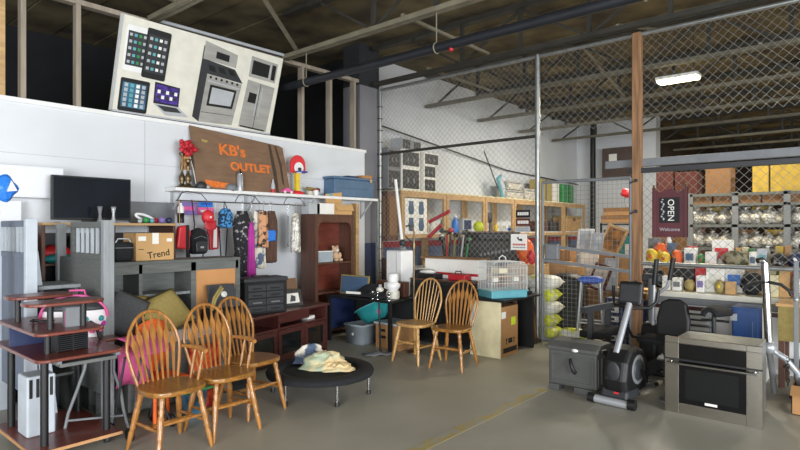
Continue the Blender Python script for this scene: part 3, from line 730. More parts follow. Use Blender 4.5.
# ---- bench with pillows
t = thing('storage_bench', 'low grey bench carrying olive pillows behind the oak chairs', 'bench', (2.42, 4.76, 0))
MB().box(-.40, .55, -.13, .14, .56, .66).build('cushion', 'light_grey', t, bevel=.02)
MB().box(-.39, .54, -.12, .13, .04, .56).build('box', 'grey_wood', t, bevel=.005)
def pil(label, m, loc, rx, ry, rz, w=.42, h=.40, th=.13):
    b = MB(); pillow_mesh(b, w, h, th); o = b.build('pillow', m, loc=loc); o.rotation_euler = (rx, ry, rz); return tag(o, label, 'pillow', 'loose pillows on the grey bench')
pil('olive pillow lying behind, half hidden by the front olive pillow', 'olive', (2.17, 4.86, .83), .95, .12, .1, .36, .34, .1)
pil('khaki pillow with a pointed corner leaning in front of the grey headboard', 'khaki', (2.37, 4.76, .80), .9, -.28, .25, .50, .36)
pil('dark grey pillow leaning beside the grey slatted bed panel', 'fabric_grey', (2.03, 4.70, .84), 1.2, .5, -.2, .30, .36, .1)
t = thing('black_speaker_cabinet', 'black loudspeaker cabinet below the slate plaque with the white disc', 'loudspeaker', (2.98, 4.78, 0)); MB().box(-.16, .20, -.12, .12, 0, .78).build('cabinet', 'black_matte', t, bevel=.008); MB().box(-.14, .18, -.128, -.12, .05, .74).build('grille', 'fabric_black', t)
t = thing('slate_plaque', 'dark grey square plaque with a white disc leaning on the tan panel', 'plaque', (3.0, 4.80, .782)); t.rotation_euler = (-.25, 0, -.15)
MB().box(-.14, .14, 0, .02, 0, .23).build('panel', 'dark_grey', t, bevel=.006); MB().lathe([(0,-.002),(.03,-.002),(.03,0)], (0.02,0,.13), 18, 'y').build('disc', 'white', t)
tag(MB().tube([(0,0,0),(.03,-.01,.10),(.10,-.015,.20),(.09,-.01,.22),(.02,0,.12),(-.01,0,.02)], .012, 6).build('gold_strap', 'khaki', loc=(2.82, 4.70, .785)), 'khaki strap lying left of the slate plaque', 'strap')
# ================================================================== HUTCH AGAINST THE WALL WITH TELEVISION
t = thing('shelf_bench', 'long wooden shelf bench below the television against the white wall', 'workbench', (1.76, 5.78, 0)); W = 1.28
MB().box(0, W, 0, .58, 1.575, 1.60).build('top', 'pine', t, bevel=.003)
each('upright', 'walnut', t, [lambda b, x=x: b.box(x, x+.03, .02, .56, 0, 1.575) for x in (.0, .62, W-.03)])
each('shelf', 'walnut', t, [lambda b, z=z, x=x: b.box(x, x+.585, .02, .55, z, z+.02) for z in (1.20, .7) for x in (.032, .654)])
MB().box(.03, W-.03, .55, .57, 0, 1.5).build('back', 'dark_grey', t)
mk('tv', '0d1118', .18, scale=3, col2='141b26', spec=.6)
x0, x1, z0, z1 = recty(52, 131, 177, 219, 6.02)
t = thing('television', 'large black flat television standing on the wall shelf bench', 'television', (x0, 6.02, 1.60))
MB().box(0, x1-x0, 0, .05, .03, z1-1.60).build('case', 'black', t, bevel=.006)
MB().box(.015, x1-x0-.015, -.003, 0, .05, z1-1.615).build('screen', 'tv', t)
MB().box(.05, x1-x0-.05, -.08, .12, 0, .012).build('stand', 'light_grey', t, bevel=.004); MB().box((x1-x0)/2-.1, (x1-x0)/2+.1, .01, .04, .012, .05).build('stand_neck', 'black', t)
for (u, m, l) in ((100, 'mid_grey', 'dark grey bud vase before the television, left of the silver vase'), (113.5, 'silver_paint', 'silver bud vase standing in front of the television')):
    p = oy(u, 218, 5.88); t = tag(MB().lathe([(.026, 0), (.03, .008), (.016, .05), (.012, .09), (.02, .13), (.025, .165), (.02, .165), (.014, .12), (0, .1)], n=16).build('bud_vase', m, loc=(p.x, p.y, 1.60)), l, 'vase', 'bud vases')
x0, x1, z0, z1 = recty(-30, 64, 165, 197, 6.2)
t = thing('box_cabinet', 'plain white box cabinet fixed on the wall left of the television', 'wall cabinet', (x0, 6.2, z0))
MB().box(0, x1-x0, 0, .2, 0, z1-z0).build('body', 'white_board', t, bevel=.004); MB().box(.01, x1-x0-.01, -.012, 0, .01, z1-z0-.01).build('front', 'white_board', t, bevel=.003)
x0, x1, z0, z1 = recty(-10, 50, 201, 222, 6.3)
tag(MB().box(x0, 1.74, 6.30, 6.33, 0, z1).build('plain_board', 'white_board', bevel=.003), 'white board standing below the white wall cabinet', 'board')
t = thing('foil_balloon', 'bright blue foil balloon with a white mark at the left edge', 'balloon', oy(2, 188, 5.4))
b = MB(); q = []
for i in range(10):
    a = 2*PI*i/10; r = .20 if i % 2 == 0 else .115; q.append((r*math.cos(a), r*math.sin(a)))
vs = [(0, -.07, 0), (0, .07, 0)] + [(x, 0, z) for x, z in q]; fs = []
for i in range(10): fs += [(0, 2+i, 2+(i+1) % 10), (1, 2+(i+1) % 10, 2+i)]
b.add(vs, fs); b.build('balloon', 'bright_blue', t, sub=1); MB().prism([(.02,-.03),(.05,.06),(.09,-.02)], -.062, -.04).build('mark', 'white', t)
MB().tube([(0,0,-.15),(.01,.3,-.4),(-.1,.5,-.3)], .002, 5).build('ribbon', 'white', t)
t = thing('dark_gap_box', 'tall dark box added behind the left slatted bed panel to darken its gaps', 'bag', (1.55, 5.82, 0)); MB().box(-.06, .16, 0, .40, 0, 1.5).build('bag', 'fabric_black', t, bevel=.03); MB().box(-.02, .12, -.01, 0, 1.25, 1.42).build('teal_patch', 'teal', t)  # dark box added behind the slats so the gaps look dark
# small things on the bench top
x0, x1, z0, z1 = recty(131, 176, 202, 222, 6.3)
tag(MB().box(x0, x1, 6.33, 6.35, 1.60, z1).build('grey_board', 'mid_grey'), 'smooth grey panel leaning on the wall right of the television', 'panel')
p = oy(145, 216, 6.0)
t = thing('white_toy_gun', 'white looped plastic toy on the bench right of the television', 'toy', (p.x, p.y, 1.605))
MB().tube([(.1*math.cos(2*PI*i/20), 0, .055+.028*math.sin(2*PI*i/20)-.03*math.cos(2*PI*i/20)) for i in range(20)], .014, 8, True).build('loop', 'white', t); MB().ell((.03, 0, .02), (.09, .04, .02), 14, 8).build('base', 'mid_grey', t)
for (u, m, r, l) in ((146, 'green', .034, 'green toy ball on the bench top'), (152, 'aqua', .026, 'aqua toy ball beside the green ball'), (156, 'red', .03, 'dark red toy ball behind the green ball'), (162, 'lilac', .036, 'lilac toy ball on the bench top'), (169, 'navy', .034, 'navy toy ball near the bench right end'), (140, 'light_grey', .024, 'small pale ball left of the green ball')):
    p = oy(u, 220, 5.9 if m != 'red' else 5.98); tag(MB().ell((0, 0, r), (r, r, r), 14, 10).build('toy_ball', m, loc=(p.x, p.y, 1.60)), l, 'ball', 'toy balls on the wall bench')
# things seen through the bed panels, on the bench shelf
t = thing('red_bundle', 'crumpled coral red cloth bundle on the bench shelf behind the bed panels', 'cloth', (1.95, 6.05, 1.22)); MB().ell((0, 0, .08), (.15, .1, .085), 16, 10, jig=.12, seed=3).build('cloth', 'bright_red', t)
t = thing('teal_bag', 'teal bag hanging low in front of the coral bundle', 'bag', (1.93, 5.88, 1.22)); MB().ell((0, 0, .04), (.13, .06, .045), 16, 8, jig=.06, seed=4).build('bag', 'teal', t)
t = thing('black_garment_bag', 'black bag slumped on the bench shelf behind the slatted panel', 'bag', (2.21, 6.08, 1.222)); MB().ell((0, 0, .13), (.14, .11, .135), 16, 10, jig=.1, seed=5).build('bag', 'fabric_black', t)
t = thing('orange_cloth', 'orange cloth on the bench shelf seen between bed slats', 'cloth', (2.16, 5.90, 1.22)); MB().ell((0, 0, .05), (.1, .05, .05), 14, 8, jig=.12, seed=6).build('cloth', 'orange', t)
# Trend box and black case on the headboard
x0, x1, z0, z1 = recty(136, 174, 233, 258, 5.02)
t = thing('cardboard_box', 'brown cardboard box printed with the word Trend on the grey headboard', 'box', ((x0+x1)/2, 5.14, HZ)); W = x1-x0; H = z1-HZ
MB().box(-W/2, W/2, -.12, .14, 0, H).build('body', 'card_light', t, bevel=.004)
MB().box(-.03, .03, -.1215, -.12, H-.1, H).build('tape', 'paper', t); MB().box(-W/2+.02, -W/2+.09, -.1215, -.12, H-.07, H-.03).build('sticker', 'paper', t)
MB().box(W/2-.07, W/2-.02, -.1215, -.12, H-.08, H-.05).build('sticker', 'paper', t)
text('lettering', 'Trend', .085, 'ink', t, (.03, -.1205, .055), (PI/2, math.radians(-8), 0), 1, .0008, .001)
MB().box(-W/2+.02, -W/2+.07, -.1215, -.12, .10, .105).build('print', 'ink', t)
p = oy(121, 257, 5.15)
t = thing('black_case', 'black zip case with a pale handle left of the Trend box', 'case', (p.x+.005, 5.14, HZ), -.1)
MB().box(-.085, .07, -.10, .10, 0, .17).build('body', 'fabric_black', t, bevel=.03, seg=3); MB().tube([(-.07,-.05,.165),(-.05,-.05,.2),(.04,-.05,.2),(.06,-.05,.165)], .006, 6).build('handle', 'light_grey', t)
MB().tube([(-.085,-.10,.12),(.07,-.10,.12)], .004, 6).build('zip', 'mid_grey', t)
# ================================================================== WALL SHELF WITH THINGS ON IT
SZ = 2.02; SY = 6.12; sx0 = oy(176, 186, SY).x; sx1 = 6.62
t = thing('wall_mounted_shelf', 'long white wall shelf under the brown painted board', 'shelf', (sx0, SY, SZ))
MB().box(0, sx1-sx0, 0, .275, -.04, 0).build('board', 'white', t, bevel=.004)
for x in (.08, 1.1, 2.1, sx1-sx0-.12):
    b = MB(); b.bar((x, .268, -.30), (x, .03, -.05), .02, .02); b.bar((x, .265, -.32), (x, .265, -.04), .02, .015); b.build('bracket', 'light_grey', t)
b0 = oy(196, 190, 6.2); b1 = oy(289, 193, 6.2); tb = oy(195, 129, 6.36)
t = thing('painted_board', 'brown board painted KB\'s OUTLET in orange, leaning on the wall shelf', 'sign board', (b0.x, 6.16, SZ)); W = b1.x-b0.x; H = 0.80
t.rotation_euler = (-math.asin(.19/H), 0, 0)
z0 = oy(200,190,6.18).z
MB().prism([(0,0),(W,0),(W-.02,H*.83),(W-.08,H*.86),(0,H)], 0, .02, 'xz').build('panel', 'board_brown', t)
each('dark_streak', 'board_stain', t, [lambda b: b.prism([(W-.24,0),(W-.20,0),(W-.19,.3),(W-.22,.68),(W-.26,.69),(W-.25,.3)], -.0015, 0), lambda b: b.prism([(W-.12,.15),(W-.09,.1),(W-.08,.4),(W-.13,.68),(W-.16,.68),(W-.12,.4)], -.0015, 0)])
text('lettering', "KB's", .20, 'orange_ink', t, (.55, -.002, H*.66), (PI/2, 0, 0), 1.1, .001, .006)
text('lettering', 'OUTLET', .15, 'orange_ink', t, (.80, -.002, H*.40), (PI/2, 0, 0), 1.12, .001, .006)
MB().prism([(.12,.03),(.46,.03),(.45,.09),(.11,.12)], -.0018, 0).build('paint_smear', 'orange_ink', t); MB().prism([(.14,H*.76),(.2,H*.75),(.22,H*.79),(.13,H*.8)], -.0018, 0).build('paint_mark', 'khaki', t)
def shelf_at(u, y=6.2): return Vector((oy(u, 190, y).x, y, SZ))
def candlestick(u, y, h, lab):
    p = shelf_at(u, y); t = thing('candlestick', lab, 'candlestick', p, 0, 'brass candlesticks on the wall shelf')
    MB().lathe([(.075,0),(.075,.015),(.04,.03),(.022,.06),(.035,.09),(.04,.13),(.02,.17),(.014,.21),(.022,.25),(.016,.29),(.016,h-.05),(.036,h-.02),(.036,h),(.01,h)], n=16).build('stem', 'brass', t)
candlestick(182, 6.26, .42, 'taller brass candlestick at the left end of the wall shelf'); candlestick(188, 6.18, .34, 'shorter brass candlestick in front of the taller one')
t = thing('artificial_flowers', 'red artificial flowers on a slanted pale stem beside the candlesticks', 'flowers', shelf_at(197, 6.2))
MB().tube([(0,0,0),(-.03,.02,.2),(-.09,.03,.44)], .006, 6).build('stem', 'off_white', t)
b = MB(); b.surf(lambda i, j: Vector((-.12+.10*(i-.5), .03+.02*math.sin(6*i), .22+.22*j)), 6, 6, .004); b.build('ribbon', 'card', t)
for i in range(16):
    a_ = i*2.4; r_ = .085*math.sqrt(i/16); MB().ell((-.12+r_*1.4*math.cos(a_), .03*math.sin(a_*1.7), .48+r_*math.sin(a_)), (.032,.022,.028), 10, 7, jig=.3, seed=i).build('petal', 'red', t)
t = thing('mouse_dome', 'dark domed object beside the flower stem on the shelf', 'dome', shelf_at(199, 6.17)+Vector((.03,0,0))); MB().ell((0,0,.03),(.07,.06,.06),14,8).build('body', 'dark_grey', t); MB().ell((.07,-.03,.025),(.03,.03,.025),10,6).build('knob', 'silver_paint', t)
t = thing('metal_thermos', 'silver thermos flask in front of the brown painted board', 'flask', shelf_at(240, 6.15))
MB().lathe([(.042,0),(.042,.19),(.036,.2),(.036,.215)], n=18).build('body', 'silver_paint', t); MB().lathe([(.03,.215),(.03,.24),(.012,.25),(.012,.28),(0,.28)], n=14).build('pump', 'chrome', t)
t = thing('sun_cap', 'grey domed cap lying left of the thermos', 'cap', shelf_at(231, 6.17)); MB().ell((0,0,.03),(.08,.07,.06),16,8).build('crown', 'mid_grey', t); MB().surf(lambda i, j: Vector((.05+.09*j, (i-.5)*.12, .02-.01*j)), 6, 4, .006).build('visor', 'light_grey', t)
t = thing('plastic_bottle', 'small clear bottle with red base near the board right edge', 'bottle', shelf_at(273, 6.15)); MB().lathe([(.028,.05),(.028,.10),(.012,.15),(.011,.18)], n=14).build('body', 'light_grey', t); MB().lathe([(.029,0),(.029,.05)], n=14).build('base', 'red', t)
t = thing('toy_basketball_hoop', 'toy basketball hoop with red board on a yellow post on the shelf', 'toy hoop', shelf_at(297, 6.2))
MB().box(-.03, .03, -.03, .03, .04, .30).build('post', 'yellow', t, bevel=.006); MB().lathe([(.11,0),(.11,.03),(.05,.05)], n=20, sy=.8).build('base', 'bright_red', t)
MB().prism(arc(0,.42,.13,0,PI,14)+[(-.13,.30),(.13,.30)], -.03, -.005).build('backboard', 'bright_red', t, bevel=.006); MB().prism(arc(0,.37,.08,0,2*PI,16)[:-1], -.05, -.032).build('face', 'white', t, bevel=.005)
MB().tube([(.08*math.cos(2*PI*i/20), -.10+.08*math.sin(2*PI*i/20), .31) for i in range(20)], .008, 6, True).build('rim', 'blue', t); MB().ell((0,-.06,.35),(.03,.015,.025),12,8).build('ball_mark', 'dark_grey', t)
t = thing('toy_car', 'small pink and white toy car left of the toy hoop', 'toy car', shelf_at(287, 6.15))
MB().prism([(-.09,.02),(.09,.02),(.09,.045),(.05,.05),(.03,.075),(-.04,.075),(-.06,.05),(-.09,.045)], -.03, .03).build('body', 'pink', t, bevel=.006)
each('wheel', 'white', t, [lambda b, x=x, y=y: b.lathe([(0,-.006),(.018,-.006),(.018,.006),(0,.006)], (x, y, .018), 12, 'y') for x in (-.055, .055) for y in (-.03, .03)])
t = thing('rolled_tool', 'olive tube tool with black end lying right of the toy hoop', 'tool', shelf_at(313, 6.25)); MB().cyl((-.12,0,.10),(.06,0,.09),.024).build('tube', 'olive', t); MB().cyl((.06,0,.09),(.11,0,.085),.03).build('end_cap', 'black', t); MB().box(-.1,.08,-.03,.03,0,.065).build('rest', 'off_white', t, bevel=.006)
t = thing('white_tub', 'small white tub on the shelf in front of the olive tube tool', 'tub', shelf_at(316, 6.15)); MB().lathe([(.035,0),(.04,.07)], n=16).build('body', 'white', t); MB().lathe([(.043,.07),(.043,.085)], n=16).build('lid', 'red', t)
x0 = oy(333, 190, 6.16).x; x1 = oy(375, 190, 6.16).x - .02
t = thing('storage_bin', 'large blue plastic storage bin at the right end of the wall shelf', 'storage bin', (x0, 6.14, SZ)); W = x1-x0
MB().box(.02, W-.02, .01, .25, 0, .27).build('tub', 'storage_blue', t, bevel=.015); MB().box(0, W, 0, .255, .27, .31).build('lid', 'storage_blue', t, bevel=.01); MB().box(.02, W-.02, .003, .01, .13, .14).build('rib', 'slate_blue', t)
MB().box(W-.12, W-.07, -.003, 0, .25, .30).build('tag', 'card_light', t); 
tag(MB().bar((W*.35+x0, 6.22, SZ+.322), (W*.6+x0, 6.22, SZ+.322), .12, .022).build('dark_tray', 'navy', bevel=.006), 'flat dark tray lying on the blue storage bin lid', 'tray')
tag(MB().bar((W*.72+x0, 6.25, SZ+.335), (W*.98+x0, 6.25, SZ+.345), .12, .05).build('flat_carton', 'card'), 'flat brown carton lying on the blue storage bin', 'box')
p = shelf_at(329, 6.16); tag(MB().lathe([(.0,0),(.05,.005),(.055,.03),(.05,.035),(0,.035)], n=16).build('aqua_dish', 'aqua', loc=p), 'small aqua dish left of the blue storage bin', 'dish')
# ================================================================== HANGING RAIL
RZ = 1.86; RY_ = 6.0
t = thing('hanging_rail', 'thin metal clothes rail hung under the wall shelf', 'rail', (0, RY_, RZ)); rx0 = oy(176, 200, RY_).x; rx1 = oy(306, 200, RY_).x
MB().tube([(rx0, 0, -.0), (rx1, 0, 0)], .008, 8).build('rod', 'chrome', t)
each('wire_hook', 'joist_dark', t, [lambda b, x=x: b.tube([(x-.18,.0,.012),(x-.12,.02,.09),(x,.12,.118),(x+.12,.02,.09),(x+.18,0,.012)], .005, 6) for x in (rx0+.2, (rx0+rx1)/2, rx1-.2)])
def gx(u, y=RY_): return oy(u, 210, y).x
# small bags and caps
def hung(u, v0, v1, y): 
    a = oy(u, v0, y); b_ = oy(u, v1, y); return a.x, b_.z, a.z
x, z0, z1 = hung(208, 210, 228, 5.93)
t = thing('baseball_cap', 'bright red baseball cap hanging under the wall shelf', 'cap', (x, 5.93, z0)); h = z1-z0
MB().ell((0, 0, h*.6), (.075, .06, h*.42), 18, 12).build('crown', 'bright_red', t); MB().surf(lambda i, j: Vector(((i-.5)*.14, -.05-.03*j*math.sin(PI*i), h*.35-.10*j+.02*(2*i-1)**2)), 10, 5, .006).build('visor', 'red', t)
MB().lathe([(0,0),(.012,.001)], (0, -.062, h*.6), 10, 'y').build('badge', 'white', t); MB().tube([(0,.0,h),(0,.05,RZ-z0-.01),(0,.07,RZ-z0+.012)], .003, 5).build('loop', 'black', t)
x, z0, z1 = hung(225.5, 208, 228, 5.95)
t = thing('printed_backpack', 'blue printed mini backpack hanging right of the red cap', 'backpack', (x, 5.95, z0)); h = z1-z0
MB().prism([(-.085,.02),(-.06,0),(.06,0),(.085,.02),(.085,h*.7),(.05,h*.95),(0,h),(-.05,h*.95),(-.085,h*.7)], -.04, .04).build('bag', 'blue_print', t, bevel=.02); MB().tube([(-.02,0,h),(0,.03,RZ-z0+.01),(.02,0,h)], .006, 6).build('handle', 'black', t)
each('strap', 'fabric_black', t, [lambda b, q=q: b.tube([(q*.06,.045,h*.8),(q*.055,.05,.0),(q*.03,.045,-.38)], .008, 6) for q in (-1, 1)])
x, z0, z1 = hung(198, 224, 254, 5.86)
t = thing('black_backpack', 'black backpack hanging below the red cap', 'backpack', (x, 5.86, z0)); h = z1-z0
MB().prism([(-.085,0),(.085,0),(.10,h*.12),(.10,h*.58),(.07,h*.80),(0,h*.87),(-.07,h*.80),(-.10,h*.58),(-.10,h*.12)], -.06, .06).build('bag', 'fabric_black', t, bevel=.03, seg=3); MB().prism([(-.07,h*.06),(.07,h*.06),(.08,h*.36),(.05,h*.46),(-.05,h*.46),(-.08,h*.36)], -.09, -.055).build('pocket', 'dark_grey', t, bevel=.015); MB().tube([(-.08,-.062,h*.52),(0,-.068,h*.60),(.08,-.062,h*.52)], .004, 5).build('zip', 'mid_grey', t); MB().box(-.02,.02,-.094,-.09,h*.2,h*.26).build('badge', 'light_grey', t); MB().tube([(-.05,0,h*.75),(-.02,.04,h),(0,.13,RZ-z0-.01),(0,.14,RZ-z0+.012)], .007, 6).build('strap', 'black', t)
each('strap', 'black', t, [lambda b, q=q: b.tube([(q*.07,.05,h*.75),(q*.10,.04,h*.35),(q*.06,.03,-.18)], .008, 6) for q in (-1, 1)])
x, z0, z1 = hung(183, 225, 250, 5.9)
t = thing('pink_bag', 'coral pink bag with black strap hanging left of the black backpack', 'bag', (x, 5.9, z0)); h = z1-z0
MB().prism([(-.09,.02),(.08,0),(.09,h*.6),(.05,h),(-.06,h*.95)], -.04, .04).build('bag', 'bright_red', t, bevel=.02); MB().bar((.03,-.045,-.12),(.03,-.045,h),.035,.01,up=(0,1,0)).build('strap', 'black', t); MB().tube([(-.04,0,h),(0,.08,RZ-z0),(0,.1,RZ-z0+.012)], .004, 6).build('loop', 'card_light', t)
x, z0, z1 = hung(215, 225, 250, 6.02)
t = thing('crimson_jacket', 'crimson and white shirt hanging behind the black backpack', 'shirt', (x, 6.05, z0)); h = z1-z0
MB().prism([(-.06,0),(.06,.01),(.065,h*.6),(.09,h*.7),(.06,h*.95),(.02,h),(-.02,h),(-.07,h*.94),(-.09,h*.68),(-.065,h*.6)], -.02, .02).build('cloth', 'red', t, bevel=.012); MB().prism([(-.02,h*.1),(.03,h*.1),(.03,h*.9),(-.01,h*.9)], -.024, -.019).build('white_stripe', 'white', t); MB().tube([(0,0,h),(0,-.05,RZ-z0+.012)], .003, 5).build('loop', 'white', t)
for i, (u0, u1, v0, v1, m1, m2, l) in enumerate(((199, 213, 201, 207, 'bright_blue', 'blue', 'blue packet hanging on the wall under the shelf'), (198, 214, 207.5, 215, 'pink', 'paper', 'pink printed packet hanging below the blue packet'), (181, 197, 202, 215, 'lilac', 'pink', 'magenta patterned packet hanging left of the blue packet'))):
    x0, x1, z0, z1 = recty(u0, u1, v0, v1, 6.2); t = thing('packet', l, 'packet', (x0, 6.2, z0), 0, 'packets hung under the wall shelf')
    MB().box(0, x1-x0, 0, .02, 0, z1-z0).build('sleeve', m1, t, bevel=.004); MB().box((x1-x0)*.15, (x1-x0)*.85, -.002, 0, (z1-z0)*.35, (z1-z0)*.65).build('print', m2, t); MB().cyl(((x1-x0)/2, .01, z1-z0-.01), ((x1-x0)/2, .18, z1-z0+.01), .004, n=6).build('peg', 'chrome', t)
x0, x1, z0, z1 = recty(178, 183.5, 203, 223, 5.98)
t = thing('spray_bottle', 'white spray bottle with a dark lower half hanging at the left rail end', 'bottle', ((x0+x1)/2, 5.98, z0)); h = z1-z0
MB().lathe([(.035,0),(.038,.01),(.038,h*.5),(.037,h*.5)], n=14).build('base', 'black', t); MB().lathe([(.036,h*.5),(.034,h*.8),(.014,h*.9),(.014,h)], n=14).build('top', 'white', t); MB().tube([(0,0,h),(0,.02,RZ-z0+.01)], .004, 5).build('hook', 'chrome', t)
# garments
def G(u0, u1, v0, v1, lab, wf, m, y=RY_, cat='clothes', folds=5, seed=0, name='hanging_garment', dep=.05):
    x0 = oy(u0, v0, y).x; x1 = oy(u1, v0, y).x; zt = oy((u0+u1)/2, v0, y).z; zb = oy((u0+u1)/2, v1, y).z; h = (x1-x0)/2
    return garment(name, lab, cat, (x0+x1)/2, y-.0, RZ, min(zt, RZ-.05), zb, [h*q for q in wf], m, dep, 'clothes on the rail', folds, seed)
G(233, 251, 211, 282, 'black and grey mottled jacket at the left of the hung clothes', (.55,.95,1,.85,.78,.74,.72), 'black_white_print', 5.97, seed=1, dep=.06, name='hanging_jacket')
G(246.5, 256, 222, 276, 'long magenta scarf hanging between the dark jacket and the floral dress', (.3,.6,.7,.75,.9,1), 'magenta', 5.90, seed=2, dep=.03, name='hanging_scarf')
G(252, 266, 210, 268, 'blue and cream floral dress in the middle of the hung clothes', (.6,.9,.8,.75,.85,1), 'floral', 6.02, seed=3, name='hanging_dress')
G(258, 268.5, 211, 247, 'rust and peach print scarf over the floral dress', (.7,.9,.9,.85,1), 'rust_print', 5.93, seed=4, dep=.03, name='hanging_scarf')
G(265.5, 277, 211, 262, 'brown and blue cardigan at the right of the hung clothes', (.65,1,1,.9,.88,.86), 'brown_fabric', 6.02, seed=5, name='hanging_cardigan')
G(264, 276, 230, 241, 'blue printed cloth draped over the brown cardigan', (.9,1,1,.95), 'bright_blue', 5.94, seed=6, dep=.02, name='hanging_cloth')
G(291, 300, 213, 252, 'white and pink sheer dress in a clear bag right of the hung clothes', (.6,.85,.9,.9,1), 'bag_plastic', 6.0, seed=7, name='hanging_dress')
G(285, 291, 216, 246, 'thin grey belt strip hanging left of the sheer dress', (.2,.3,.3,.3,.3), 'mid_grey', 6.0, seed=8, dep=.01, name='hanging_belt')
# ================================================================== MEDIA CONSOLE with organiser
CR = math.atan2(.31, 1.42); CX, CY = 3.40, 5.01
t = thing('media_console', 'dark red brown media console with glass doors below the black organiser', 'media console', (CX, CY, 0), CR); W = 1.44; D = .42; H = .60
MB().box(-.02, W+.02, -.02, D, H-.03, H).build('top', 'mahogany', t, bevel=.005)
each('side', 'mahogany', t, [lambda b, x=x: b.box(x, x+.04, 0, D-.02, 0, H-.03) for x in (0, W-.04)])
MB().box(.04, W-.04, D-.04, D-.02, .03, H-.03).build('back', 'black', t)
each('shelf', 'mahogany', t, [lambda b, z=z: b.box(.04, W-.04, 0, D-.04, z, z+.025) for z in (.40, .04)])
each('divider', 'mahogany', t, [lambda b, x=x, z0=z0, z1=z1: b.box(x, x+.03, 0, D-.04, z0, z1) for x, z0, z1 in ((.50, .425, .57), (.47, .065, .40), (.95, .065, .40))])
dr = MB().box(.53, 1.06, -.005, .02, .47, .57).build('drawer', 'mahogany', t, bevel=.003)
for x0, x1 in ((.05, .47), (.50, .95), (.98, 1.39)):
    b = MB(); z0, z1 = .07, .395; e = .05
    b.box(x0, x0+e, -.012, .01, z0, z1); b.box(x1-e, x1, -.012, .01, z0, z1); b.box(x0+e, x1-e, -.012, .01, z1-e, z1); b.box(x0+e, x1-e, -.012, .01, z0, z0+e)
    d = b.build('door', 'mahogany', t, bevel=.003); MB().box(x0+e, x1-e, -.004, .003, z0+e, z1-e).build('glass_pane', 'glass_dark', d)
tag(MB().cbox((0,0,.02), (.14,.10,.04)).build('white_device', 'white', loc=(CX+1.2*math.cos(CR)-.12*math.sin(CR), CY+1.2*math.sin(CR)+.12*math.cos(CR), .4252), rz=CR, bevel=.006), 'small white box lying in the open console compartment', 'device')
MCm = Matrix.Translation((CX, CY, 0)) @ Matrix.Rotation(CR, 4, 'Z')
def on_console(x, y, z=H): return MCm @ Vector((x, y, .60))
t = thing('drawer_organiser', 'black plastic drawer organiser standing on the media console', 'drawer organiser', on_console(.44, .20), CR-.35)
MB().box(-.26, .26, -.13, .13, 0, .35).build('case', 'black_matte', t, bevel=.008); MB().box(-.27, .27, -.14, .13, .35, .40).build('lid', 'dark_grey', t, bevel=.012)
MB().box(-.10, .10, -.02, .05, .40, .415).build('lid_handle', 'dark_grey', t, bevel=.005)
for r, (z0, z1, n) in enumerate(((.255,.325,2),(.18,.245,2),(.10,.17,2),(.025,.09,2))):
    for c in range(n):
        x0 = -.22+.22*c; d = MB().box(x0, x0+.21, -.137, -.13, z0, z1).build('drawer', 'dark_grey', t, bevel=.004)
        MB().box(x0+.05, x0+.16, -.147, -.137, z0+.02, z0+.035).build('handle', 'mid_grey' if r == 2 else 'black', d, bevel=.003)
p = MCm @ Vector((1.05, .30, .60))
t = thing('picture_frame', 'brown framed picture behind the white photo card on the console', 'picture frame', p, CR-.15, 'frames on the media console'); t.rotation_euler = (-.22, 0, CR-.15)
MB().box(-.18, .18, 0, .02, 0, .33).build('frame', 'card_dark', t, bevel=.006); MB().box(-.155, .155, -.003, 0, .025, .305).build('picture', 'board_brown', t)
p = MCm @ Vector((.98, .18, .60))
t = thing('picture_frame', 'dark framed picture with a white photo in front on the console', 'picture frame', p, CR-.3, 'frames on the media console'); t.rotation_euler = (-.3, 0, CR-.25)
MB().box(-.17, .16, 0, .02, 0, .21).build('frame', 'dark_grey', t, bevel=.006); MB().box(-.11, .11, -.003, 0, .04, .16).build('picture', 'paper', t); MB().prism([(-.03,.06),(.05,.06),(.06,.12),(.0,.14)], -.005, -.003).build('image_patch', 'fabric_grey', t)
p = MCm @ Vector((.64, .03, .60)); tag(MB().lathe([(.022,0),(.022,.018),(0,.018)], n=14).build('tiny_pot', 'white', loc=p), 'tiny white pot at the media console front edge', 'pot')
# ================================================================== BROWN BOOKCASE
BX0 = 5.12; BX1 = 5.86; BY = 5.92; t = thing('arched_bookcase', 'tall brown bookcase with arched top holding a teddy bear', 'bookcase', (BX0, BY, 0)); W = BX1-BX0; D = .30; H = 1.72
each('side', 'walnut', t, [lambda b, x=x: b.box(x, x+.025, 0, D, 0, H) for x in (0, W-.025)])
MB().box(.025, W-.025, D-.02, D, 0, H).build('back', 'cherry', t); MB().box(0, W, -.01, D, H, H+.025).build('top', 'walnut', t, bevel=.003)
each('stile', 'walnut', t, [lambda b, x=x: b.box(x, x+.05, -.012, 0, 0, H) for x in (0, W-.05)])
b = MB(); xa, xb = .05, W-.05; q = [(xa, H), (xa, H-.20)] + [(xa+.09-.09*math.cos(a), H-.20+.11*math.sin(a)) for a in [PI/2*i/6 for i in range(7)]] + [(xb-.09+.09*math.sin(a), H-.20+.11*math.cos(a)) for a in [PI/2*i/6 for i in range(7)]] + [(xb, H-.20), (xb, H)]
b.prism(q, -.012, 0); b.build('arch', 'walnut', t)
each('shelf', 'walnut', t, [lambda b, z=z: b.box(.025, W-.025, 0, D-.02, z, z+.025) for z in (1.04, .62, .08)])
t = thing('clear_box', 'clear plastic box on the bookcase shelf before the teddy bear', 'box', (BX0+.24, BY+.10, 1.065)); MB().box(-.15, .13, -.07, .07, 0, .145).build('body', 'plastic_haze', t, bevel=.008); MB().box(-.155, .135, -.075, .075, .145, .16).build('lid', 'white', t, bevel=.004); MB().box(-.1, .02, -.05, .04, .01, .07).build('contents', 'storage_blue', t)
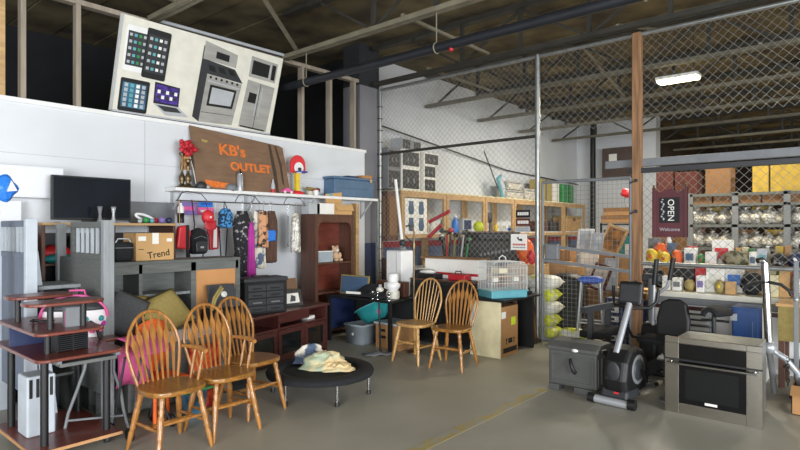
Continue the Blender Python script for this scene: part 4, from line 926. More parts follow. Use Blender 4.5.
def teddy(label, x, y, z, m, s=1):
    t = thing('teddy_bear', label, 'teddy bear', (x, y, z)); b = MB()
    b.ell((0,0,.07*s),(.06*s,.05*s,.07*s)); b.ell((0,-.01,.16*s),(.055*s,.05*s,.05*s)); b.ell((-.04*s,0,.20*s),(.02*s,.012*s,.02*s)); b.ell((.04*s,0,.20*s),(.02*s,.012*s,.02*s))
    b.ell((-.06*s,-.03,.08*s),(.022*s,.03*s,.045*s)); b.ell((.06*s,-.03,.08*s),(.022*s,.03*s,.045*s)); b.ell((-.04*s,-.06*s,.022*s),(.025*s,.05*s,.022*s)); b.ell((.04*s,-.06*s,.022*s),(.025*s,.05*s,.022*s)); b.build('body', m, t)
    MB().ell((0,-.05*s,.15*s),(.025*s,.02*s,.02*s)).build('muzzle', 'off_white', t); each('eye', 'black', t, [lambda b, q=q: b.ell((q*.02*s,-.052*s,.175*s),(.006,.006,.006),8,6) for q in (-1,1)])
teddy('tan teddy bear sitting on the bookcase shelf right of the clear box', BX0+.50, BY+.13, 1.065, 'skin_beige', 1.05)
teddy('pale plush bear at the left of the bookcase shelf', BX0+.10, BY+.20, 1.065, 'off_white', 1)
# on the bookcase
x0, x1, z0, z1 = recty(318, 336, 206, 217, 5.94); BT = H+.025
carton('white carton on the bookcase top below the shelf', x1-x0, .18, z1-z0, ((x0+x1)/2, 6.05, BT), 0, 'paper', 'cartons on the bookcase', False, lines=False)
x0, x1, z0, z1 = recty(305, 316, 207, 218, 5.94)
carton('light grey carton left of the white carton on the bookcase', x1-x0, .16, z1-z0, ((x0+x1)/2+.09, 6.04, BT), 0, 'light_grey', 'cartons on the bookcase', False, lines=False)
x0, x1, z0, z1 = recty(338, 355, 206, 217, 5.90)
t = thing('cardboard_box', 'tan cardboard box with a raised flap on the bookcase right end', 'box', ((x0+x1)/2-.02, 6.04, BT)); w2 = (x1-x0)/2
MB().box(-w2, w2, -.1, .1, 0, .15).build('body', 'card_light', t, bevel=.003)
each('flap', 'card_light', t, [lambda b: b.bar((-.01,.10,.15),(-.03,.085,.32),w2*1.9,.006,up=(0,1,0)), lambda b: b.bar((0,-.1,.148),(0,-.14,.06),w2*2,.005,up=(0,1,.4))])
# post and lumber by the pier
tag(MB().box(6.10, 6.17, 6.1, 6.2, 0, 1.93).build('timber_post', 'pine', bevel=.003), 'upright pale timber post right of the brown bookcase', 'post')
p = oy(375, 205, 6.15); t = thing('shelf_standard', 'thin galvanised upright at the right end of the wall shelf', 'upright', (6.80, 6.30, 0)); MB().box(-.02, .02, -.02, .02, 0, 2.04).build('upright', 'galv', t)
# ================================================================== LOW BLACK TABLE
TX0, TX1, TY0, TY1, TZ = 5.22, 5.78, 4.62, 5.80, .635
t = thing('low_table', 'low black table loaded with clutter right of the media console', 'table', (TX0, TY0, 0)); W = TX1-TX0; L = TY1-TY0
MB().box(0, W, 0, L, TZ-.03, TZ).build('top', 'black', t, bevel=.004); each('leg', 'black', t, [lambda b, x=x, y=y: b.box(x-.02, x+.02, y-.02, y+.02, 0, TZ-.03) for x in (.03, W-.03) for y in (.03, L-.03)])
MB().box(.05, W-.05, L-.03, L-.01, .15, TZ-.03).build('end_panel', 'navy', t)
MB().box(W-.03, W-.01, .05, L-.05, .10, TZ-.03).build('back_panel', 'black_matte', t)
t = thing('framed_board', 'blue grey board in a pale frame standing on the low black table', 'framed board', (5.42, 5.46, TZ), .0); t.rotation_euler = (0, .12, 0)
MB().box(0, .02, -.26, .28, 0, .27).build('frame', 'olive', t, bevel=.004); MB().box(-.003, 0, -.24, .26, .02, .25).build('board', 'slate_blue', t)
t = thing('black_coat', 'black cloth heaped over the low table with a pale paper', 'cloth', (5.42, 5.12, TZ)); b = MB(); b.surf(lambda i, j: Vector(((i-.5)*.36, (j-.5)*.62, .02+.12*math.sin(PI*i)*math.sin(PI*j)*(1+.4*math.sin(9*i+4*j)))), 14, 18, .01); b.build('cloth', 'fabric_black', t)
MB().cbox((-.19,.16,.06),(.02,.22,.03),rot3(0,0,.2)).build('paper', 'paper', t)
t = thing('food_processor', 'white kitchen appliance with a rounded jug on the low black table', 'kitchen appliance', (5.48, 4.80, TZ), PI/2)
MB().lathe([(.085,0),(.09,.06),(.08,.10)], n=20).build('base', 'off_white', t); MB().lathe([(.06,.10),(.095,.15),(.095,.19),(.05,.22)], n=20).build('jug', 'white', t); MB().lathe([(.065,.22),(.07,.23),(.07,.31),(.055,.325),(0,.325)], n=18).build('lid', 'white', t); MB().tube([(.09,0,.2),(.14,0,.19),(.14,0,.13),(.09,0,.12)], .012, 8).build('handle', 'white', t)
t = thing('white_jar', 'small white jar left of the kitchen appliance on the low table', 'jar', (5.45, 5.00, TZ)); MB().lathe([(.05,0),(.055,.10),(.04,.13)], n=16).build('body', 'off_white', t); MB().lathe([(.022,.13),(.022,.17),(0,.17)], n=12).build('lid', 'light_grey', t)
for k, (yy, lab) in enumerate(((4.98, 'chrome tap fitting left of three on the low black table'), (4.90, 'middle chrome tap fitting on the low black table'), (4.70, 'chrome tap fitting nearest the floor lamp pole'))):
    t = thing('chrome_tap', lab, 'tap', (5.29, yy, TZ), 0, 'chrome fittings on the low table'); MB().lathe([(.03,0),(.03,.012),(.014,.02),(.014,.07),(.02,.08),(.02,.1),(0,.105)], n=14).build('body', 'chrome', t); MB().tube([(0,0,.07),(-.03,0,.085),(-.05,0,.06)], .008, 8).build('spout', 'chrome', t)
carton('dark brown wood box behind the white appliance', .10, .50, .20, (5.70, 5.0, TZ), 0, 'walnut', None, False, 'wooden_box', 'box', False)
t = thing('key_tag', 'pink charm hanging from the front edge of the low table', 'charm', (TX0-.012, 4.80, TZ-.17)); MB().tube([(0,0,.16),(0,0,.06)], .003, 5).build('cord', 'black', t); MB().ell((0,0,.03),(.012,.03,.04),12,8).build('charm', 'pink', t)
# under the low table
t = thing('grey_tote', 'grey plastic tote under the low black table', 'tote', (5.42, 5.30, 0), .0); b = MB(); b.lathe([(.19,0),(.2,.01),(.235,.24),(.25,.25),(.25,.27),(.225,.27),(.19,.03),(0,.03)], n=4, R=rot3(0,0,PI/4)); b.build('tub', 'plastic_haze', t); MB().lathe([(0,-.002),(.02,-.002),(.02,0)], (-.165,0.02,.14), 12, 'x').build('sticker', 'white', t)
t = thing('teal_basin', 'teal plastic basin tilted on top of the grey tote', 'basin', (5.45, 5.10, .415), .0); R3 = rot3(-.42, 0, 0)
MB().lathe([(0,-.10),(.10,-.095),(.15,-.02),(.175,.09),(.195,.095),(.19,.105),(.165,.10),(.14,-.01),(.09,-.08),(0,-.085)], n=28, sx=.95, sy=1.55, R=R3).build('shell', 'teal', t); MB().lathe([(.186,.098),(.202,.098),(.202,.108),(.186,.108)], n=28, sx=.95, sy=1.55, R=R3).build('rim', 'aqua', t)
t = thing('banker_box', 'cardboard banker box with hand holes and a pale blue lid', 'box', (5.52, 4.78, 0), 0, 'boxes under the low table')
MB().box(-.18, .18, -.21, .20, 0, .31).build('body', 'card', t, bevel=.004); MB().box(-.20, .20, -.23, .22, .31, .335).build('lid', 'pale_wood_paint', t, bevel=.008)
each('hand_hole', 'ink', t, [lambda b, y=y, z=z, w=w: b.box(-.182, -.179, y-w, y+w, z, z+.035) for y, z, w in ((.08,.215,.05),(.08,.13,.06))])
t = thing('black_cane', 'thin black pole leaning in front of the banker box', 'pole', (5.17, 4.74, 0)); MB().cyl((0,0,.01),(0,.02,.62),.012,n=8).build('shaft', 'black', t); MB().lathe([(.03,0),(.02,.02)], (0,0,0), 10).build('foot', 'black', t)
tag(MB().surf(lambda i, j: Vector(((i-.5)*.34, (j-.5)*.16, .012+.03*math.sin(PI*i)*math.sin(PI*j)+.008*math.sin(14*i))), 10, 6, .004).build('grey_rag', 'mid_grey', loc=(5.02, 4.66, 0), rz=-.5), 'grey rag lying on the floor before the banker box', 'rag')
# floor lamp pole
t = thing('floor_lamp_pole', 'slim brass floor lamp pole with a curved top beside the white dehumidifier', 'floor lamp', (5.42, 4.40, 0))
MB().cyl((0,0,.02),(0,0,1.50),.013,n=10).build('pole', 'brass', t); MB().tube([(0,0,1.5),(-.01,.01,1.55),(-.04,.05,1.585),(-.05,.09,1.57)], .012, 8).build('neck', 'brass', t); MB().lathe([(.09,0),(.09,.02),(.02,.03)], n=20).build('base', 'brass', t); MB().cyl((0,0,1.34),(-.02,.12,1.45),.008,n=6).build('switch_arm', 'dark_grey', t); MB().cyl((0,0,1.30),(0,0,1.36),.028,n=12).build('socket', 'brass', t)
# ================================================================== BLACK CABINET
KX = 6.02
t = thing('black_cabinet', 'long black cabinet behind the two oak chairs', 'cabinet', (KX, 3.90, 0)); L = 1.04; D = .46; H = .84
MB().box(0, D, 0, L, 0, H).build('body', 'black_matte', t, bevel=.006); MB().box(-.015, D, -.0, L+.01, H, H+.02).build('top', 'walnut', t, bevel=.004)
for y in (.02, .53): 
    d = MB().box(-.012, 0, y, y+.49, .05, H-.04).build('door', 'black', t, bevel=.003); MB().ell((-.022, y+.06 if y > .3 else y+.43, .5), (.012,.012,.012), 10, 8).build('knob', 'dark_grey', d)
t = thing('dehumidifier', 'tall white boxy appliance standing left of the black cabinet', 'appliance', (5.98, 5.08, 0))
MB().box(-.13, .13, -.10, .16, 0, .60).build('stand', 'black_matte', t, bevel=.006); MB().box(-.13, .13, -.11, .17, .60, 1.23).build('body', 'white', t, bevel=.012); MB().box(-.132, -.13, -.02, -.015, .62, 1.21).build('seam', 'mid_grey', t); MB().box(-.12, .12, -.10, .16, 1.23, 1.24).build('top_rim', 'light_grey', t)
t = thing('white_adjustable_lamp', 'white tilted lamp arm standing on the tall white appliance', 'lamp', (5.98, 5.06, 1.242)); MB().lathe([(.05,0),(.05,.03),(.02,.05)], n=14).build('base', 'mid_grey', t); MB().cyl((0,0,.05),(.08,.20,1.0),.022,n=10).build('arm', 'white', t); MB().ell((0,0,.10),(.05,.05,.05),10,8,jig=.15,seed=3).build('joint', 'dark_grey', t)
KT = H+.02
t = thing('long_carton', 'long white and red carton lying on the black cabinet', 'box', (6.33, 4.40, KT+.0)); MB().box(-.10, .10, -.43, .46, 0, .27).build('body', 'paper', t, bevel=.01); MB().box(-.1015, -.10, -.43, .46, .05, .085).build('red_band', 'red', t)
tag(MB().box(-.17, .12, -.47, .50, 0, .02).build('brown_board', 'card_dark', loc=(6.34, 4.40, KT+.271)), 'brown board laid over the long white carton', 'board')
t = thing('red_case', 'red plastic case in front of the long white carton', 'case', (6.12, 4.20, KT)); MB().box(-.07, .08, -.14, .14, 0, .085).build('body', 'red', t, bevel=.02); MB().tube([(-.02,-.05,.08),(-.02,-.04,.12),(-.02,.04,.12),(-.02,.05,.08)], .008, 6).build('handle', 'dark_grey', t)
t = thing('black_tray', 'black tray with crumpled white paper on the cabinet left end', 'tray', (6.12, 4.70, KT)); MB().box(-.09, .1, -.16, .16, 0, .07).build('tray', 'black', t, bevel=.01); MB().ell((0,.02,.09),(.07,.12,.035),12,8,jig=.25,seed=8).build('paper', 'paper', t)
# ================================================================== OPEN CABINET WITH BIRD CAGE
OX, OY = 5.80, 3.40; t = thing('open_cabinet', 'black topped open cabinet with a cream side under the bird cage', 'cabinet', (OX, OY, 0)); W = .86; D = .42; H = .70
MB().box(0, .03, 0, D, 0, H-.03).build('side_panel', 'cream', t, bevel=.003); MB().box(W-.05, W, .0, D, 0, H-.03).build('side_panel', 'black', t); MB().box(-.03, W+.03, -.08, D, H-.03, H).build('top', 'black', t, bevel=.006); MB().box(.03, W-.05, D-.02, D, 0, H-.03).build('back', 'walnut', t); MB().box(.55, .60, .1, .14, 0, H-.03).build('inner_post', 'walnut', t)
MB().box(-.002, 0, D-.06, D-.03, .35, .62).build('edge_mark', 'light_grey', t)
t = thing('cardboard_box', 'tall cardboard box with a green sticker inside the open cabinet', 'box', (OX+.26, OY+.15, 0)); MB().box(-.21, .21, -.13, .18, 0, .60).build('body', 'card', t, bevel=.004)
MB().box(-.19, -.09, -.1315, -.13, .46, .54).build('sticker', 'paper', t); MB().box(.04, .15, -.1315, -.13, .36, .46).build('sticker', 'lime', t); MB().box(-.15, .18, -.1315, -.13, .04, .10).build('print', 'ink', t)
each('arrow_mark', 'ink', t, [lambda b, x=x: b.prism([(x-.008,.14),(x+.008,.14),(x+.008,.19),(x+.022,.19),(x,.22),(x-.022,.19),(x-.008,.19)], -.1315, -.13) for x in (-.07, .11)]); MB().box(-.03, .07, -.1315, -.13, .15, .21).build('print', 'ink', t)
t = thing('picture_frame', 'dark framed picture leaning against the open cabinet right side', 'picture frame', (OX+W+.06, OY+.06, 0), .25); t.rotation_euler = (-.12, 0, .15)
MB().box(0, .30, 0, .03, 0, .62).build('frame', 'mahogany', t, bevel=.006); MB().box(.05, .25, -.003, 0, .06, .56).build('picture', 'card_dark', t)
t = thing('bird_cage', 'white wire bird cage with a teal base on the black cabinet top', 'bird cage', (OX+.30, OY+.14, H), -.5)
w2, d2 = .25, .17
MB().box(-w2, w2, -d2, d2, 0, .09).build('tray', 'aqua', t, bevel=.012); MB().box(-w2-.012, w2+.012, -d2-.012, d2+.012, .075, .095).build('tray_rim', 'aqua', t, bevel=.005)
def cage_arch(y): return [(-w2, y, .095), (-w2, y, .36)] + [(-w2+.09-.09*math.cos(a), y, .36+.08*math.sin(a)) for a in [PI/2*i/4 for i in range(1,5)]] + [(w2-.09+.09*math.sin(a), y, .36+.08*math.cos(a)) for a in [PI/2*i/4 for i in range(0,5)]] + [(w2, y, .095)]
b = MB()
for i in range(15): b.tube(cage_arch(-d2+2*d2*i/14), .0022, 4)
for i in range(22):
    x = -w2+2*w2*(i+.5)/22; zt = .44 if abs(x) < w2-.09 else .36+.08*math.sqrt(max(0, 1-((abs(x)-(w2-.09))/.09)**2))
    for y in (-d2, d2): b.tube([(x, y, .095), (x, y, zt)], .0022, 4)
for z in (.18, .27, .36): b.tube([(-w2,-d2,z),(w2,-d2,z),(w2,d2,z),(-w2,d2,z)], .002, 4, True)
b.build('wire_bars', 'white', t)
MB().tube([(-.05,0,.44),(-.045,0,.485),(0,0,.51),(.045,0,.485),(.05,0,.44)], .006, 6).build('handle', 'white', t)
MB().box(-.23, .23, -.005, .005, .24, .25).build('perch', 'card_light', t); each('food_cup', 'off_white', t, [lambda b, x=x: b.box(x-.035, x+.035, -.13, -.08, .20, .25) for x in (-.17, .12)])
MB().box(-.12, .0, -.12, .05, .30, .36).build('feeder', 'cream', t)
t = thing('folded_black_cloth', 'folded black cloth on the cabinet top right of the bird cage', 'cloth', (OX+.72, OY+.12, H)); MB().box(-.09, .10, -.12, .12, 0, .035).build('fold', 'fabric_black', t, bevel=.012); MB().box(-.08, .08, -.10, .11, .035, .075).build('fold', 'black_matte', t, bevel=.012)
# ================================================================== CAGE: WOODEN SHELVING ALONG THE INNER WALL
SF, SB = 6.30, 6.86
def shelving(x0, x1, label):
    t = thing('wooden_shelving', label, 'shelving', (x0, SF, 0), 0, 'pale wooden shelving units in the cage'); W = x1-x0; D = SB-SF
    each('post', 'pine', t, [lambda b, x=x, y=y: b.box(x, x+.075, y, y+.05, 0, 2.20) for x in (0, W-.075) for y in (0, D-.05)], .003)
    for z in (.15, .80, 1.44): MB().box(0, W, .02, D-.02, z, z+.02).build('shelf', 'white', t)
    MB().box(-.01, W+.01, -.01, D, 2.20, 2.225).build('top', 'cream', t, bevel=.003)
    MB().box(.075, W-.075, .0, .03, 2.10, 2.20).build('top_rail', 'pine', t); MB().box(.075, W-.075, .0, .02, 1.37, 1.44).build('shelf_rail', 'pine', t)
xs = [7.43, 8.77, 10.17, 11.41, 12.65, 14.05, 15.45]
for i, l in enumerate(('wooden shelving unit carrying the stacked toy cartons', 'wooden shelving unit second from the left in the cage', 'wooden shelving unit below the blue floor mop', 'wooden shelving unit under the clear bedding bags, left of the steel post',
                       'wooden shelving unit seen through the gate, nearer the steel post', 'rearmost wooden shelving unit beside the black corner pipe')):
    shelving(xs[i], xs[i+1]-.02, l)
ST = 2.226; SM = 1.461
t = thing('brown_cupboard', 'dark brown panelled cupboard just inside the cage corner', 'cupboard', (7.12, 6.36, 0)); MB().box(0, .28, 0, .5, 1.33, 2.18).build('upper_body', 'walnut', t, bevel=.004); MB().box(0, .28, 0, .5, 0, 1.02).build('lower_body', 'walnut', t, bevel=.004)
each('post', 'walnut', t, [lambda b, x=x: b.box(x, x+.03, .46, .5, 1.02, 1.33) for x in (0, .25)]); MB().box(.04, .24, -.012, 0, 1.42, 2.1).build('door', 'card_dark', t, bevel=.003); MB().box(-.012, 0, .05, .45, 1.42, 2.1).build('side_panel', 'card_dark', t, bevel=.003)
# toy cartons on top
def toy_carton(u0, u1, v0, v1, z0, lab, y=6.34, m='paper'):
    x0, x1, _, z1 = recty(u0, u1, v0, v1, y); w = x1-x0; z1 = max(z1, z0+.1); h = z1-z0-.002
    t = thing('toy_carton', lab, 'box', (x0, y, z0), 0, 'stacked toy cartons on the wooden shelving')
    MB().box(0, w, 0, .26, 0, h).build('body', m, t, bevel=.003); MB().box(w*.06, w*.94, -.003, 0, h*.06, h*.88).build('window', 'black', t)
    for k in range(2): MB().ell((w*(.34+.32*k), -.004, h*.42), (w*.05, .003, h*.13), 8, 6).build('figure', 'mid_grey', t)
    return z0+h+.002
z = toy_carton(388, 400.5, 168, 187, ST, 'lower of two grey toy cartons at the left end of the stack', m='mid_grey'); toy_carton(388, 400.5, 148, 168, z, 'upper grey toy carton at the left end of the stack', m='mid_grey')
z = toy_carton(401.5, 420, 167, 187, ST, 'tall dark windowed toy carton low in the stack middle'); z = toy_carton(401.5, 420, 150, 167, z, 'dark windowed toy carton in the stack middle, second from the bottom'); z2 = z
z = toy_carton(402, 411, 138, 150, z2, 'small grey toy carton on the very top left of the stack', m='light_grey'); toy_carton(413, 421, 141, 150, z2, 'small toy carton on the very top right of the stack', m='light_grey')
z = toy_carton(424, 436, 178, 188, ST, 'bottom toy carton at the right end of the stack'); z = toy_carton(424, 436, 165, 178, z, 'middle toy carton at the right end of the stack'); toy_carton(424, 439, 153, 165, z, 'top toy carton at the right end of the stack')
# mop
p0 = oy(484, 151, 6.7); p1 = oy(498, 178, 6.55)
t = thing('floor_mop', 'pale blue floor mop with a dark handle leaning on the cage wall', 'mop', (p1.x, 6.55, ST)); q = p0-Vector((p1.x, 6.55, ST)); MB().cyl((0,0,.22), q, .014, n=8).build('handle', 'joist_dark', t)
MB().cbox((.12,-.02,.27), (.22,.06,.52), rot3(0,.5,0).transposed()).build('head', 'aqua', t, bevel=.02); MB().cbox((.12,-.06,.27), (.14,.012,.42), rot3(0,.5,0).transposed()).build('pad', 'pale_wood_paint', t, bevel=.01)
for i, (u0, u1, v0, v1, l) in enumerate(((508, 524, 188, 196, 'clear bag of folded bedding, lower left of the bags on the shelving'), (509, 522, 175, 187, 'clear bag of bedding stacked on top of the lower left bag'), (526, 537, 183, 198, 'clear bag of bedding right of the stacked pair'))):
    x0, x1, z0, z1 = recty(u0, u1, v0, v1, 6.4); zz = ST if i != 1 else ST+.205; hh = .2 if i != 2 else .28
    t = thing('bedding_bag', l, 'bag', (x0, 6.4, zz), 0, 'clear bedding bags on the shelving'); MB().box(0, x1-x0, 0, .3, 0, hh).build('bag', 'bag_plastic', t, bevel=.04, seg=3); MB().box(.04, x1-x0-.04, .03, .27, .03, hh-.05).build('bedding', 'floral', t, bevel=.03); MB().tube([(.02,-.005,hh*.8),(x1-x0-.02,-.005,hh*.8)], .008, 6).build('zip', 'slate_blue', t)
# things on the middle shelf
x0, x1, z0, z1 = recty(405, 427, 191, 232, 6.33)
t = thing('glass_carton', 'tall white carton printed with four glass vases', 'box', (x0, 6.33, SM)); w = x1-x0; h = .62; MB().box(0, w, 0, .22, 0, h).build('body', 'paper', t, bevel=.004)
for cx in (.27, .73):
    for cz in (.05, .53): MB().lathe([(.0,0),(.06,.01),(.085,.10),(.06,.2),(.07,.24),(0,.24)], (w*cx, -.002, h*cz), 12, sy=.05).build('vase_picture', 'slate_blue', t)
def onshelf(u, y=6.42): return Vector((oy(u, 231, y).x, y, SM))
t = thing('blue_bottle', 'light blue bottle on the middle shelf of the second shelving unit', 'bottle', onshelf(455)); MB().lathe([(.07,0),(.075,.02),(.07,.20),(.03,.26),(.03,.30),(0,.30)], n=16).build('body', 'bright_blue', t); MB().lathe([(.035,.30),(.035,.34),(0,.34)], n=12).build('cap', 'white', t)
t = thing('small_monitor', 'small boxy monitor with a dark screen on the middle shelf', 'monitor', onshelf(463)); MB().box(0, .34, 0, .22, 0, .28).build('case', 'light_grey', t, bevel=.01); MB().box(.04, .30, -.004, 0, .06, .25).build('screen', 'navy', t)
t = tag(MB().ell((0,0,.12), (.12,.12,.12), 18, 12).build('lime_ball', 'lime', loc=onshelf(479)), 'lime green ball on the middle shelf right of the monitor', 'ball')
t = thing('round_fan', 'small dark round desk fan on the middle shelf', 'fan', onshelf(489.5)); MB().lathe([(.06,0),(.06,.02),(.015,.03),(.015,.2)], n=14).build('stand', 'black', t); MB().ell((0,0,.31), (.10,.05,.12), 18, 12).build('head', 'dark_grey', t)
t = thing('gold_trophy', 'small gold figurine beside the round fan', 'figurine', onshelf(496)); MB().lathe([(.05,0),(.05,.03),(.02,.05),(.05,.1),(.03,.16),(0,.2)], n=14).build('body', 'yellow', t); MB().box(-.06,.06,-.05,.05,-.0,.015).build('base', 'card_dark', t)
t = thing('white_blue_box', 'small white and blue box on the middle shelf', 'box', onshelf(509)); MB().box(-.10,.14,0,.2,0,.14).build('body', 'paper', t, bevel=.004); MB().box(-.08,.12,-.003,0,.03,.09).build('band', 'bright_blue', t)
tag(MB().lathe([(.05,0),(.06,.12),(.055,.12),(.045,.01),(0,.01)], n=14).build('pink_cup', 'pink', loc=onshelf(484, 6.36)), 'small pinkish cup standing between the ball and the fan', 'cup')
for u, m, l in ((433, 'off_white', 'off white jug on the middle shelf of the first unit'), (443, 'mid_grey', 'grey jug on the middle shelf right of the off white jug')):
    t = thing('jug', l, 'jug', onshelf(u)); MB().lathe([(.06,0),(.08,.06),(.06,.17),(.045,.22),(.05,.25)], n=16).build('body', m, t); MB().tube([(.06,0,.2),(.12,0,.17),(.08,0,.07)], .01, 6).build('handle', m, t)
# two red handled tools and the tool bin
p = oy(452, 262, 5.7)
t = thing('tool_bin', 'black bin crammed with long handled tools inside the cage', 'bin', (p.x, 5.7, 0)); MB().lathe([(.26,0),(.30,.85),(.31,.87),(.28,.87),(.25,.05),(0,.05)], n=20).build('bin', 'black', t)
rr = random.Random(11); cols = ['black', 'dark_grey', 'mid_grey', 'black', 'red', 'black', 'olive', 'dark_grey', 'silver_paint', 'black', 'green', 'black']
lab = ['black shaft leaning far left', 'dark grey shaft leaning left', 'grey shaft near the middle', 'black shaft leaning to the right', 'red shaft in the middle', 'short black shaft at the front', 'olive shaft near the right', 'dark grey shaft at the back', 'silver shaft leaning right', 'black shaft at the back', 'green shaft at the right', 'black shaft leaning far right']
for i in range(12):
    a = 2*PI*i/12; dx = -.42+.84*i/11
    t = thing('golf_club', lab[i] + ' in the black tool bin', 'golf club', (p.x, 5.7, .06), 0, 'golf clubs in the black bin')
    b_ = Vector((.12*math.cos(a), .1*math.sin(a), 0)); e = Vector((dx*.9, .10*math.sin(a)-.05, 1.34+.2*rr.random()-.3*abs(dx)))
    MB().cyl(b_, e, .019, n=6).build('shaft', cols[i], t); MB().ell(e, (.07,.04,.045), 10, 6).build('head', cols[(i*5+3) % 12], t)
for (u0, v0, u1, v1, l) in ((429, 222, 450, 211, 'upper of two red bars hung on the cage mesh'), (428, 238, 441, 225, 'lower of two red bars hung on the cage mesh')):
    a = ox(u0, v0, 7.06); c = ox(u1, v1, 7.06); t = tag(MB().bar(a, c, .03, .05).build('red_bar', 'red'), l, 'bar', 'red bars on the mesh')
# black speaker on a low crate
t = thing('wide_speaker', 'wide black amplifier speaker in a brown case inside the cage', 'speaker', (8.80, 5.88, .86), -.80); MB().box(0, 1.02, 0, .4, 0, .60).build('case', 'black_matte', t, bevel=.01); MB().box(-.01, 1.03, -.01, .41, .60, .625).build('top_board', 'walnut', t); MB().box(.05, .99, -.012, 0, .04, .44).build('grille', 'black', t, bevel=.006); MB().box(.25, .95, -.012, 0, .48, .58).build('control_strip', 'black', t)
for k in range(9): MB().box(.26+k*.07, .30+k*.07, -.016, -.012, .16+.012*k, .21+.012*k).build('letter_mark', 'mid_grey', t)
carton('brown crate carrying the wide black speaker', 1.0, .42, .858, (9.36, 5.70, 0), -.75, 'card_dark', None, False, 'crate', 'crate', False)
# signs on the mesh left of the steel post
def mesh_sign(u0, u1, v0, v1, lab, m, rows, ink):
    y0, y1, z0, z1 = rectx(u0, u1, v0, v1, 6.96); t = thing('mesh_sign', lab, 'sign', (6.955, y0, z0), 0, 'signs on the cage mesh'); w = y1-y0; h = z1-z0
    MB().box(0, .008, 0, w, 0, h).build('panel', m, t); 
    for (za, zb, n, c) in rows:
        for k in range(n): MB().box(-.002, 0, w*(.1+.8*k/n), w*(.1+.8*(k+.7)/n), h*za, h*zb).build('lettering', c, t)
    return t, w, h
mesh_sign(516, 530, 210, 217.5, 'black sign with pale lettering, topmost left of the steel post', 'black', [(.3,.72,6,'paper')], 'paper')
mesh_sign(516, 530, 218.5, 226, 'dark red sign with pale lettering below the black sign', 'dark_red_card', [(.3,.72,7,'paper')], 'paper')
mesh_sign(515, 530, 227, 232, 'grey sign with fine print below the dark red sign', 'light_grey', [(.6,.75,9,'mid_grey'),(.25,.4,9,'mid_grey')], 'paper')
t, w, h = mesh_sign(511, 527, 234, 250, 'white sign with a black bird shape and red lettering', 'paper', [(.28,.40,8,'red'),(.12,.2,9,'mid_grey')], 'red')
MB().prism([(w*.28,h*.55),(w*.5,h*.6),(w*.62,h*.78),(w*.5,h*.82),(w*.55,h*.66),(w*.3,h*.72)], -.003, 0, 'yz').build('emblem', 'black', t)
# hanging bags behind signs, lime feed sacks
p = Vector((7.35, 3.78, 0))
t = thing('stacked_crates', 'brown wooden crate stand behind the lime sacks', 'crate', (7.75, 4.1, 0)); MB().box(-.2, .3, -.25, .2, 0, 1.0).build('crate', 'card_light', t, bevel=.004); MB().box(-.205, -.2, -.25, .2, .45, .55).build('slat', 'card', t)
t = thing('orange_bag', 'bright orange bag on the crate left of the steel post', 'bag', (7.70, 4.08, 1.002)); MB().ell((0,0,.2), (.12,.13,.2), 14, 10, jig=.08, seed=4).build('bag', 'orange', t)
t = thing('red_bag', 'red bag in front of the orange bag', 'bag', (7.62, 3.93, 1.002)); MB().ell((0,0,.11), (.06,.06,.11), 12, 8, jig=.08, seed=5).build('bag', 'bright_red', t)
sacks = ['lowest lime sack', 'second lime sack from the floor', 'third sack from the floor, white', 'fourth sack from the floor, lime', 'topmost white sack']
mk('sack_lime', 'cfd63a', .45, scale=5, col2='d9d8cf', contrast=(.42,.5)); mk('sack_white', 'd9d8cf', .45, scale=6, col2='b9bd52', contrast=(.3,.38))
z = 0
for i, l in enumerate(sacks):
    t = thing('feed_sack', l + ' behind the foot of the steel post', 'sack', (7.33, 3.60+.03*(i%2), z), 0, 'lime and white sacks by the steel post'); b = MB(); pillow_mesh(b, .34, .50, .20, Matrix.Translation((0,0,.09))); b.build('sack', ('sack_lime','sack_lime','sack_white','sack_lime','sack_white')[i], t); z += .175
t = thing('lime_bottle_crate', 'low lime sack lying behind the gate foot', 'sack', (7.30, 3.16, 0), .3); b = MB(); pillow_mesh(b, .3, .36, .2, Matrix.Translation((0,0,.09))); b.build('sack', 'sack_lime', t)
# dustbin, knee scooter
t = thing('dustbin', 'large black dustbin standing behind the wire gate', 'dustbin', (7.92, 3.50, 0)); MB().lathe([(.24,0),(.27,.75),(.29,.76),(.29,.80),(.26,.80),(.24,.06),(0,.06)], n=24).build('body', 'dark_grey', t); MB().lathe([(.30,.80),(.30,.83),(.1,.88),(0,.885)], n=24).build('lid', 'black', t)
t = thing('knee_scooter', 'silver frame walker with a padded blue top behind the gate', 'walker', (7.45, 2.96, 0), .3)
b = MB(); pillow_mesh(b, .24, .34, .10, Matrix.Translation((0,0,.85))); b.build('padded_top', 'blue', t)
each('leg_tube', 'silver_paint', t, [lambda b, x=x, y=y: b.tube([(x*.08, y*.12, .82), (x*.15, y*.17, .05)], .018, 8) for x in (-1, 1) for y in (-1, 1)]); each('cross_tube', 'silver_paint', t, [lambda b: b.cyl((-.13,-.15,.28),(-.13,.15,.28),.012), lambda b: b.cyl((.13,-.15,.28),(.13,.15,.28),.012)])
each('wheel', 'black', t, [lambda b, x=x, y=y: b.lathe([(.01,-.015),(.05,-.015),(.05,.015),(.01,.015)], (x*.15, y*.17, .05), 14, 'y') for x in (-1, 1) for y in (-1, 1)])
